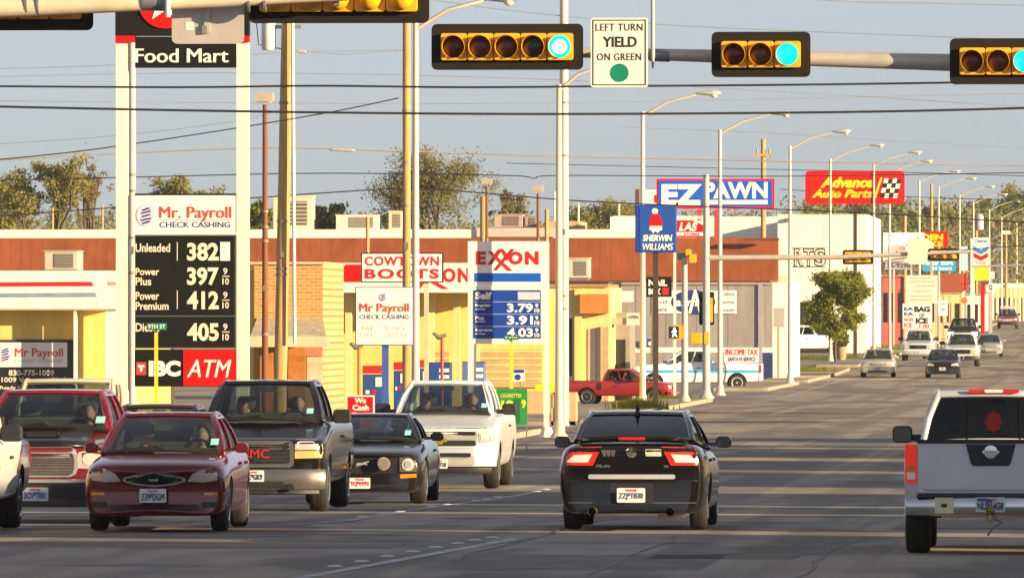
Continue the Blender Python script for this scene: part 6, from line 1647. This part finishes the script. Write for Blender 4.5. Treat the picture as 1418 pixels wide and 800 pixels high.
# cream shop with a rust board, right of the pale poles
Y = 450
t = building('cream stucco shop with a rust coloured board over its door', 800, Y)
bslab(t, 'wall', CREAMW, 745, 398, 846, 560, Y, 9, ground=True)
bslab(t, 'coping', M('coping_brown', (.34, .20, .10), .8), 743, 393, 842, 398, Y, 9.2, off=.1)
bslab(t, 'window', DGL, 770, 440, 792, 520, Y, .05, off=.03); bslab(t, 'window_frame', WW, 768, 437, 794, 440, Y, .06, off=.05); bslab(t, 'downpipe', TANW, 757, 399, 759, 545, Y, .1, off=.09, ground=True)
bslab(t, 'board', M('board_rust', (.52, .19, .035), .7, streak=.1), 804, 407, 843, 434, Y, .5, off=.55)
bslab(t, 'pilaster', YELW, 796, 400, 806, 545, Y, .3, off=.25, ground=True)
bslab(t, 'door', M('door_white', (.62, .52, .38), .6), 815, 455, 825, 548, Y, .08, off=.06, ground=True); bslab(t, 'door', M('door_white', '#fff'), 827, 455, 834, 548, Y, .08, off=.06, ground=True)
bslab(t, 'pilaster', TANW, 832, 452, 843, 545, Y, .3, off=.3, ground=True)
bslab(t, 'end_wall', M('wall_grey2', (.26, .23, .2), .85), 847, 432, 872, 545, Y + 4, 5, ground=True); bslab(t, 'canopy', M('canopy_tan', (.45, .36, .26), .7), 843, 440, 868, 449, Y + 1, 2, off=.5)
bslab(t, 'window', DGL, 845, 470, 866, 520, Y + 3.95, .06)
bslab(t, 'hanging_sign', M('sign_pale', (.6, .58, .54), .5), 868, 433, 886, 450, Y + .4, .1); letter('OPEN', TXK, t.children[-1], 870, 437, 884, 441, Y + .4, bold=.02)
# grey block store behind the utility truck
Y = 505
t = building('grey painted store with a navy base stripe behind the utility pickup', 970, Y)
bslab(t, 'wall', GREYW, 843, 391, 1069, 560, Y, 16, ground=True)
bslab(t, 'white_band', WW, 880, 481, 1069, 488, Y, .04, off=.03); bslab(t, 'navy_band', M('navy', (.02, .03, .14), .6), 1040, 488, 1070, 530, Y, .04, off=.03, ground=True)
for x in (880, 922, 965, 1008): bslab(t, 'wall_joint', M('joint_grey', (.17, .155, .15), .8), x, 392, x + .6, 480, Y, .03, off=.008)
bslab(t, 'gutter', M('gutter_grey', (.36, .34, .33), .5), 860.5, 392, 1069, 394, Y, .14, off=.12)
bslab(t, 'dark_pilaster', M('pilaster_dark', (.04, .03, .04), .7), 852, 391, 860, 430, Y, .2, off=.15); bslab(t, 'white_patch', WW, 861, 403, 877, 418, Y, .03, off=.02)
bslab(t, 'side_wall', WW, 1070, 391, 1094, 520, Y + 1.5, 14, ground=True)
bslab(t, 'downpipe', M('downpipe', (.30, .30, .34), .6), 1050, 391, 1056, 530, Y, .12, off=.1, ground=True)
t = building('shop banner board', 960, Y); t['label'] = 'white banner board with a dark blue oval and a tall white letter A'; t['category'] = 'sign'; t.name = 'oval_banner'
slab('board', WHTS, t, 905, 402, 1020, 434, Y - .02, .03, off=.06); f = t.children[-1]
disc('oval', M('oval_navy', (.02, .04, .20), .4), t, 960, 418, 16.5, Y - .08, .02, .012, rx=1.85); ov = t.children[-1]
shape('letter_a', TXW, ov, [(961,401),(964,401),(973,434),(968,434),(963,412),(957,434),(953,434)], Y - .08, .02, .03)
letter('armies', TXW, ov, 934, 413, 988, 424, Y - .10, bold=.03, shear=.2)
for i, y in enumerate((405, 416, 427)):
    letter(('trailers', 'hitches', 'wash')[i], M('letter_slate', (.15, .15, .2), .5), f, 997, y, 1017, y + 4, Y - .08, bold=.02); letter(('tires', 'oil', 'care')[i], M('letter_slate', '#000'), f, 908, y, 924, y + 4, Y - .08, bold=.02)
t = sign('tax_banner', 'white income tax banner with red words hung by the utility pickup bed', 1027, 452); slab('cloth', WHTS, t, 1003, 481, 1051, 502, 450.5, .02); f = t.children[-1]
letter('INCOME TAX', TXR, f, 1005, 483, 1049, 491.5, 450.5, bold=.04); letter('SANTA FE SERVICE', TXB, f, 1008, 494, 1046, 500, 450.5, bold=.03)
for x in (1003.5, 1050.5): post(t, x, 481, 450.5, 1.2, STEEL)
t = sign('handicap_sign', 'small blue disabled parking sign on the grey store wall', 900, Y - .3); slab('plate', BLUS, t, 896, 469, 905, 480, Y - .3, .02); post(t, 900.5, 480, Y - .3, 1, STEEL); disc('wheelchair_mark', TXW, t.children[0], 900.5, 475.5, 3, Y - .32, .006, .004)
# white block store with black outlined letters
Y = 690
t = building('big blank white store with black outlined letters on its wall', 1150, Y)
bslab(t, 'wall', WW, 1077, 298, 1199, 560, Y, 38, ground=True)
bslab(t, 'coping', M('coping_white', (.74, .68, .56), .7), 1076, 296.5, 1199, 298, Y, 38.2, off=.06)
for ch, x0, x1 in (('A', 1070, 1084), ('R', 1099, 1113), ('T', 1112, 1127), ('S', 1127, 1144)):
    if ch == 'A': continue
    o = letter(ch, TXK, t, x0, 343.5, x1, 369, Y, bold=.06); letter(ch, M('letter_inner', (.70, .62, .48), .6), t, x0 + 1.6, 345.2, x1 - 1.6, 367.3, Y - .02, bold=.0)
for y in (343, 368.6): bslab(t, 'letter_bar', TXK, 1097, y, 1143, y + 1.2, Y, .03, off=.025)
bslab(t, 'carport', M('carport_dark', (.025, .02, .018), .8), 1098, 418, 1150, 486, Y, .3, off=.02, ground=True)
for x in (1108, 1140, 1172): bslab(t, 'wall_joint', M('joint_tan', (.50, .46, .38), .8), x, 299, x + .5, 480, Y, .03, off=.008)
bslab(t, 'door_slit', M('seam_tan', (.35, .28, .18), .8), 1185, 440, 1187, 478, Y, .05, off=.03)
t = thing('wall_lamp', 'small dark floodlight on the upper white store wall', 'lamp', at(1092, 304, Y)); slab('head', STEEL, t, 1089, 302, 1094, 307, Y - .3, .3)
t = building('white garage block left of the big white store', 1005, 720); bslab(t, 'wall', WW, 845, 300, 1077, 500, 720, 12, ground=True)
# shops far up the road
def far_shop(lbl, x0, y0, x1, Y, m, roof=None, d=12, win=3):
    t = building(lbl, (x0 + x1) / 2, Y); bslab(t, 'wall', m, x0, y0, x1, 470, Y, d, ground=True); bslab(t, 'parapet', roof or WW, x0 - .5, y0 - 2, x1 + .5, y0, Y, d, off=.2)
    w = (x1 - x0) / win
    for k in range(win): bslab(t, 'window', DGL, x0 + w * (k + .25), y0 + (446 - y0) * .35, x0 + w * (k + .75), 446, Y, .06, off=.05)
far_shop('small shop with a pinkish red front beside the big white store', 1222, 383, 1252, 760, M('wall_pink', (.60, .12, .10), .8), M('pink_trim', (.6, .2, .15), .7))
far_shop('low cream shop behind the notice board and ice sign', 1285, 406, 1332, 830, CREAMW, WW, 10, 4)
far_shop('pale far shop under the yellow sign panel', 1338, 408, 1366, 960, WW, TANW, 10, 3)
far_shop('long cream building at the far right with many pillars', 1366, 394, 1440, 1160, YELW, WW, 14, 10)
t = thing('colonnade', 'row of pale pillars before the long cream far building', 'colonnade', base(1395, 1150))
for k in range(9): slab('pillar', WW, t, 1368 + 6.2 * k, 398, 1370.5 + 6.2 * k, 460, 1150, .5, zbase=-1)
slab('beam', WW, t, 1366, 394, 1424, 398, 1150, .6)
far_shop('far tan shop low between the street lights', 1250, 408, 1290, 900, TANW, WW, 10, 3)
# kerbside bits
t = thing('utility_box', 'tan utility box with a pale edge behind the fuel sign leg', 'utility box', base(778, 300)); slab('cabinet', M('box_tan', (.50, .34, .2), .7), t, 762, 543, 798, 566, 300, .8, zbase=0, bevel=.02); slab('door', M('box_tan', '#fff'), t, 765, 546, 793, 564, 300, .02, off=.015)
t = thing('planter', 'round clay planter with a clipped bush by the white store', 'planter', base(1165, 610)); pz = loc(t, 1165, 480, 610).z
G().lathe([(.18, 0), (.28, .3), (.34, max(.4, pz)), (.3, max(.42, pz))], (0, 0, 0), n=16).build('pot', M('clay', (.36, .26, .16), .85), t, smooth=40)

# ------------------------------------------------------------------ trees and grass
BARK = M('bark', (.10, .072, .05), .9, var=.3, vs=5)
def leafmat(name, cols):
    m = bpy.data.materials.new(name); m.use_nodes = True; n, l = m.node_tree.nodes, m.node_tree.links
    p = n['Principled BSDF']; p.inputs['Roughness'].default_value = .7; p.inputs['Specular IOR Level'].default_value = .2
    g = n.new('ShaderNodeNewGeometry'); c = n.new('ShaderNodeValToRGB'); l.new(g.outputs['Random Per Island'], c.inputs[0]); l.new(c.outputs[0], p.inputs['Base Color'])
    c.color_ramp.elements[0].color = (*cols[0], 1); c.color_ramp.elements[1].color = (*cols[-1], 1)
    for i, k in enumerate(cols[1:-1]): e = c.color_ramp.elements.new((i + 1) / (len(cols) - 1)); e.color = (*k, 1)
    tr = n.new('ShaderNodeBsdfTranslucent'); l.new(c.outputs[0], tr.inputs[0]); mx = n.new('ShaderNodeMixShader'); mx.inputs[0].default_value = .42
    l.new(p.outputs[0], mx.inputs[1]); l.new(tr.outputs[0], mx.inputs[2]); l.new(mx.outputs[0], n['Material Output'].inputs[0])
    return m
LF_OLIVE = leafmat('leaf_olive', [(.20, .195, .06), (.31, .295, .08), (.37, .32, .10)])
LF_BROWN = leafmat('leaf_brown', [(.24, .175, .075), (.30, .235, .095), (.25, .24, .085)])
LF_GREEN = leafmat('leaf_green', [(0.085, 0.128, 0.027), (0.170, 0.204, 0.037), (0.255, 0.255, 0.051)])
LF_MIX = leafmat('leaf_mixed', [(.20, .165, .065), (.24, .23, .07), (.28, .25, .085)])
LF_DARK = leafmat('leaf_dark', [(.018, .032, .010), (.03, .045, .014)])
LF_BRIGHT = leafmat('leaf_bright', [(0.136, 0.170, 0.020), (0.272, 0.289, 0.034), (0.300, 0.300, 0.051)])
rnd = random.Random(11)
def leaf(g, c, s):
    u = Vector((rnd.gauss(0, 1), rnd.gauss(0, 1), rnd.gauss(0, 1))).normalized(); v = u.orthogonal().normalized(); w = u.cross(v)
    a = rnd.random() * 6.28; v, w = v * math.cos(a) + w * math.sin(a), w * math.cos(a) - v * math.sin(a)
    b = len(g.v); g.v += [c - v * s, c + w * s * .55, c + v * s, c - w * s * .55]; g.f.append([b, b+1, b+2, b+3])
def tree(name, lbl, px, Y, top, wpx, mat, n=3000, ls=.16, open_=.5, group=None, twig=60, zb=None, bot=None, seed=None, ell=None, xy=None):
    """trunk with forking limbs; leaf clumps around the twig ends"""
    if seed is not None: rnd.seed(seed)
    b = base(px, Y) if xy is None else Vector((xy[0], Y, gz(xy[0], Y))); t = thing(name, lbl, 'tree', b, 0, group)
    H = loc(t, px, top, Y).z if xy is None else xy[1]; W = wpx * Y / FPX / 2
    g = G(); tips = []
    def grow(p, d, L, r, lev):
        q = p + d * L; m_ = p.lerp(q, .5) + Vector((rnd.uniform(-1, 1), rnd.uniform(-1, 1), 0)) * L * .06
        g.tube([p, m_, q], [r, r * .85, r * .68], 6 if lev > 1 else 8, cap=False)
        if lev >= 4 or L < .35: tips.append(q); return
        if lev >= 2: tips.append(q)
        for k in range(3 if lev < 3 else 2):
            a = rnd.random() * 6.28; sp = rnd.uniform(.35, .85)
            e = (d + Vector((math.cos(a) * sp * W * 1.6 / H * 1.6, math.sin(a) * sp * W * 1.6 / H * 1.6, rnd.uniform(-.15, .35)))).normalized()
            grow(q, e, L * rnd.uniform(.58, .80), r * .62, lev + 1)
    grow(Vector((0, 0, 0)), Vector((rnd.uniform(-.08, .08), 0, 1)).normalized(), H * .30, max(.10, H * .022), 0)
    mz = max(p.z for p in tips); mxr = max(max(abs(p.x), abs(p.y)) for p in tips)
    kz, kx = H * .97 / mz, W * .95 / mxr
    for v in g.v: v.x *= kx; v.y *= kx; v.z *= kz
    tips = [Vector((p.x * kx, p.y * kx, p.z * kz)) for p in tips]
    g.build('trunk', BARK, t, smooth=60)
    lf = G(); cl = [(p, rnd.uniform(.5, 1.15)) for p in tips if rnd.random() > open_ * .35]
    cr_ = max(.35, W * .26)
    if ell:                                            # fuller crown: extra clumps inside an egg shaped outline
        (ex, ey, rx, ry, cnt) = ell
        for i in range(cnt):
            a, q = rnd.random() * 6.28, math.sqrt(rnd.random()) * .85
            p = loc(t, ex + rx * q * math.cos(a), ey + ry * q * math.sin(a), Y); p.y += rnd.uniform(-1, 1) * W * .7 * (1 - q * .5)
            cl.append((p, rnd.uniform(.5, 1.)))
    for i in range(n):
        p, k = cl[rnd.randrange(len(cl))]
        o = Vector((rnd.gauss(0, 1), rnd.gauss(0, 1), rnd.gauss(0, .75))) * cr_ * .45 * k
        leaf(lf, p + o, ls * rnd.uniform(.6, 1.3))
    lf.build('crown', mat, t)
    return t
GR = 'trees beyond the roofs'
tree('leafy_tree', 'olive tree with a bare branching right side behind the food mart at left', 62, 640, 212, 120, LF_OLIVE, 15000, .095, .6, GR, seed=3, ell=(58, 266, 68, 46, 34))
tree('bare_tree', 'nearly bare tree between the olive tree and the price sign', 128, 650, 224, 66, LF_BROWN, 2600, .085, .8, GR, seed=4, ell=(130, 260, 30, 34, 8))
tree('leafy_tree', 'low green tree seen between the legs of the black price sign', 262, 680, 240, 92, LF_OLIVE, 13000, .10, .3, GR, seed=5, ell=(255, 278, 62, 34, 22))
tree('leafy_tree', 'low green tree close to the right leg of the price sign', 352, 680, 275, 44, LF_GREEN, 3500, .15, .2, GR, seed=6, ell=(350, 300, 30, 28, 10))
tree('bare_tree', 'tall thin leaved brownish tree behind the two pale poles', 618, 690, 205, 190, LF_MIX, 19000, .085, .5, GR, seed=8, ell=(615, 262, 80, 50, 34))
tree('bare_tree', 'small bare tree to the right of the tall brownish one', 700, 700, 258, 60, LF_BROWN, 2200, .13, .5, GR, seed=9, ell=(700, 290, 36, 26, 8))
tree('leafy_tree', 'olive bushy tree behind the left edge of the food mart roof', 5, 700, 245, 60, LF_OLIVE, 9000, .10, .3, GR, seed=10, ell=(0, 280, 50, 36, 16))
tree('dark_tree', 'dark evergreen behind the white rooftop vent housing', 475, 700, 281, 85, LF_DARK, 5000, .17, .1, GR, seed=12)
tree('dark_tree', 'narrow dark evergreen left of the wooden pole', 440, 720, 284, 40, LF_DARK, 2500, .17, .1, GR, seed=13)
tree('leafy_tree', 'hazy green tree to the right of the tall street light', 835, 900, 276, 110, LF_OLIVE, 9000, .13, .3, GR, seed=14, ell=(835, 300, 58, 26, 18))
tree('shade_tree', 'bright leafy tree standing before the big white store', 1157, 590, 376, 88, LF_BRIGHT, 24000, .08, .3, seed=15, ell=(1155, 433, 46, 40, 60))
for i, (px, Y, tp, w, m, lb) in enumerate(((1160, 1500, 272, 120, LF_OLIVE, 'far olive tree under the red auto parts sign'), (1225, 1450, 277, 90, LF_GREEN, 'far green tree behind the far store corner'),
        (1282, 1500, 283, 90, LF_GREEN, 'far rounded tree left of the chevron sign'), (1330, 1400, 284, 80, LF_OLIVE, 'far olive tree behind the chevron sign top'), (1350, 1600, 277, 90, LF_GREEN, 'far tall green tree over the chevron sign'), (1400, 1500, 268, 90, LF_GREEN, 'far green tree at the right edge behind the lights'), (1425, 1700, 256, 90, LF_OLIVE, 'far highest olive tree in the right corner'))):
    tree('leafy_tree', lb, px, Y, tp, w, m, 4200, .34, .15, 'trees up the road', seed=20 + i)
for i, (X, Y, H, w, lb) in enumerate(((7.5, 196, 6, 5, 'unseen tree added to break the shade beside the narrow tan block'), (8, 215, 6.5, 6, 'unseen tree added to break the shade beside the small yellow block'), (8, 240, 6, 7, 'broad unseen tree added to break the shade past the white block'), (8, 268, 6.5, 7, 'broad unseen tree added to break the shade past the last tan block'), (8.5, 300, 6, 6, 'farther unseen right roadside tree added to break up the sunlight'), (8, 330, 6.5, 7, 'farthest unseen right roadside tree added to break up the sunlight'))):
    tree('shadow_tree', lb, 0, Y, 0, w * FPX / Y, LF_GREEN, 2600, .16, .3, 'unseen trees added across the road for their shadows', seed=40 + i, xy=(X, H))  # unseen trees added so their foliage breaks up the sun streaks
# the far wood: one mass of foliage along the horizon
rnd.seed(5)
lf = G()
for i in range(230):
    px = rnd.uniform(-90, 1500); Y = rnd.uniform(1100, 2300)
    tp = 292 + rnd.uniform(-8, 14) if px < 860 else 290 - (px - 860) * .04 + rnd.uniform(-7, 12)
    if px > 1080: tp = max(tp, 264) 
    c = at(px, tp, Y); R_ = rnd.uniform(30, 52) * Y / FPX
    for k in range(9):
        o = Vector((rnd.gauss(0, .55), rnd.gauss(0, .5), 0)) * R_; zc = c.z - R_ * rnd.uniform(.25, 1.0) - k * R_ * .35
        for j in range(50):
            v = Vector((rnd.gauss(0, 1), rnd.gauss(0, 1), rnd.gauss(0, 1))).normalized() * R_ * .48 * rnd.uniform(.5, 1.05)
            leaf(lf, Vector((c.x, Y, zc)) + o + v, R_ * .085 * rnd.uniform(.6, 1.4))
o = lf.build('far_wood', leafmat('leaf_far', [(.17, .165, .075), (.24, .23, .09), (.29, .26, .11)])); o['kind'] = 'stuff'; tag(o, 'hazy belt of far trees along the skyline', 'woodland')
# grass and weeds on the verge
rnd.seed(9)
def tuft(lbl, px, py, Y, w, h, n, mat):
    c = base(px, Y, .12); g = G()
    for i in range(n):
        x, y = rnd.gauss(0, w * .4), rnd.gauss(0, .8); a = rnd.uniform(-.5, .5); hh = h * rnd.uniform(.4, 1.1); s = .025
        g.add([(x - s, y, -.03), (x + s, y, -.03), (x + a * hh + s * .2, y + rnd.uniform(-.2, .2) * hh, hh)], [(0, 1, 2)])
    o = g.build('grass_tuft', mat); o.location = c; tag(o, lbl, 'grass', kind='stuff')
GRS = leafmat('grass_blades', [(.10, .14, .015), (.22, .24, .03)])
tuft('green grass tuft around the street light base', 885, 565, 344, .9, .36, 600, GRS); tuft('green grass strip below the red side pickup', 925, 555, 385, 1.2, .16, 300, GRS)
tuft('weeds along the kerb by the grey sign back', 1105, 520, 545, 2.4, .35, 500, GRS); tuft('grass strip left of the gold sedan', 1150, 500, 620, 4, .3, 600, GRS)
tuft('far green verge below the ice sign', 1250, 460, 700, 4, .5, 600, GRS); tuft('weeds by the utility box', 838, 560, 300, .9, .2, 160, GRS)
bs = G()
for i in range(700):
    v = Vector((rnd.gauss(0, 1), rnd.gauss(0, 1), rnd.gauss(0, 1))).normalized() * rnd.uniform(.3, .5); leaf(bs, v + Vector((0, 0, pz + .45)), .09)
bs.build('bush', LF_GREEN, bpy.data.objects['planter'])
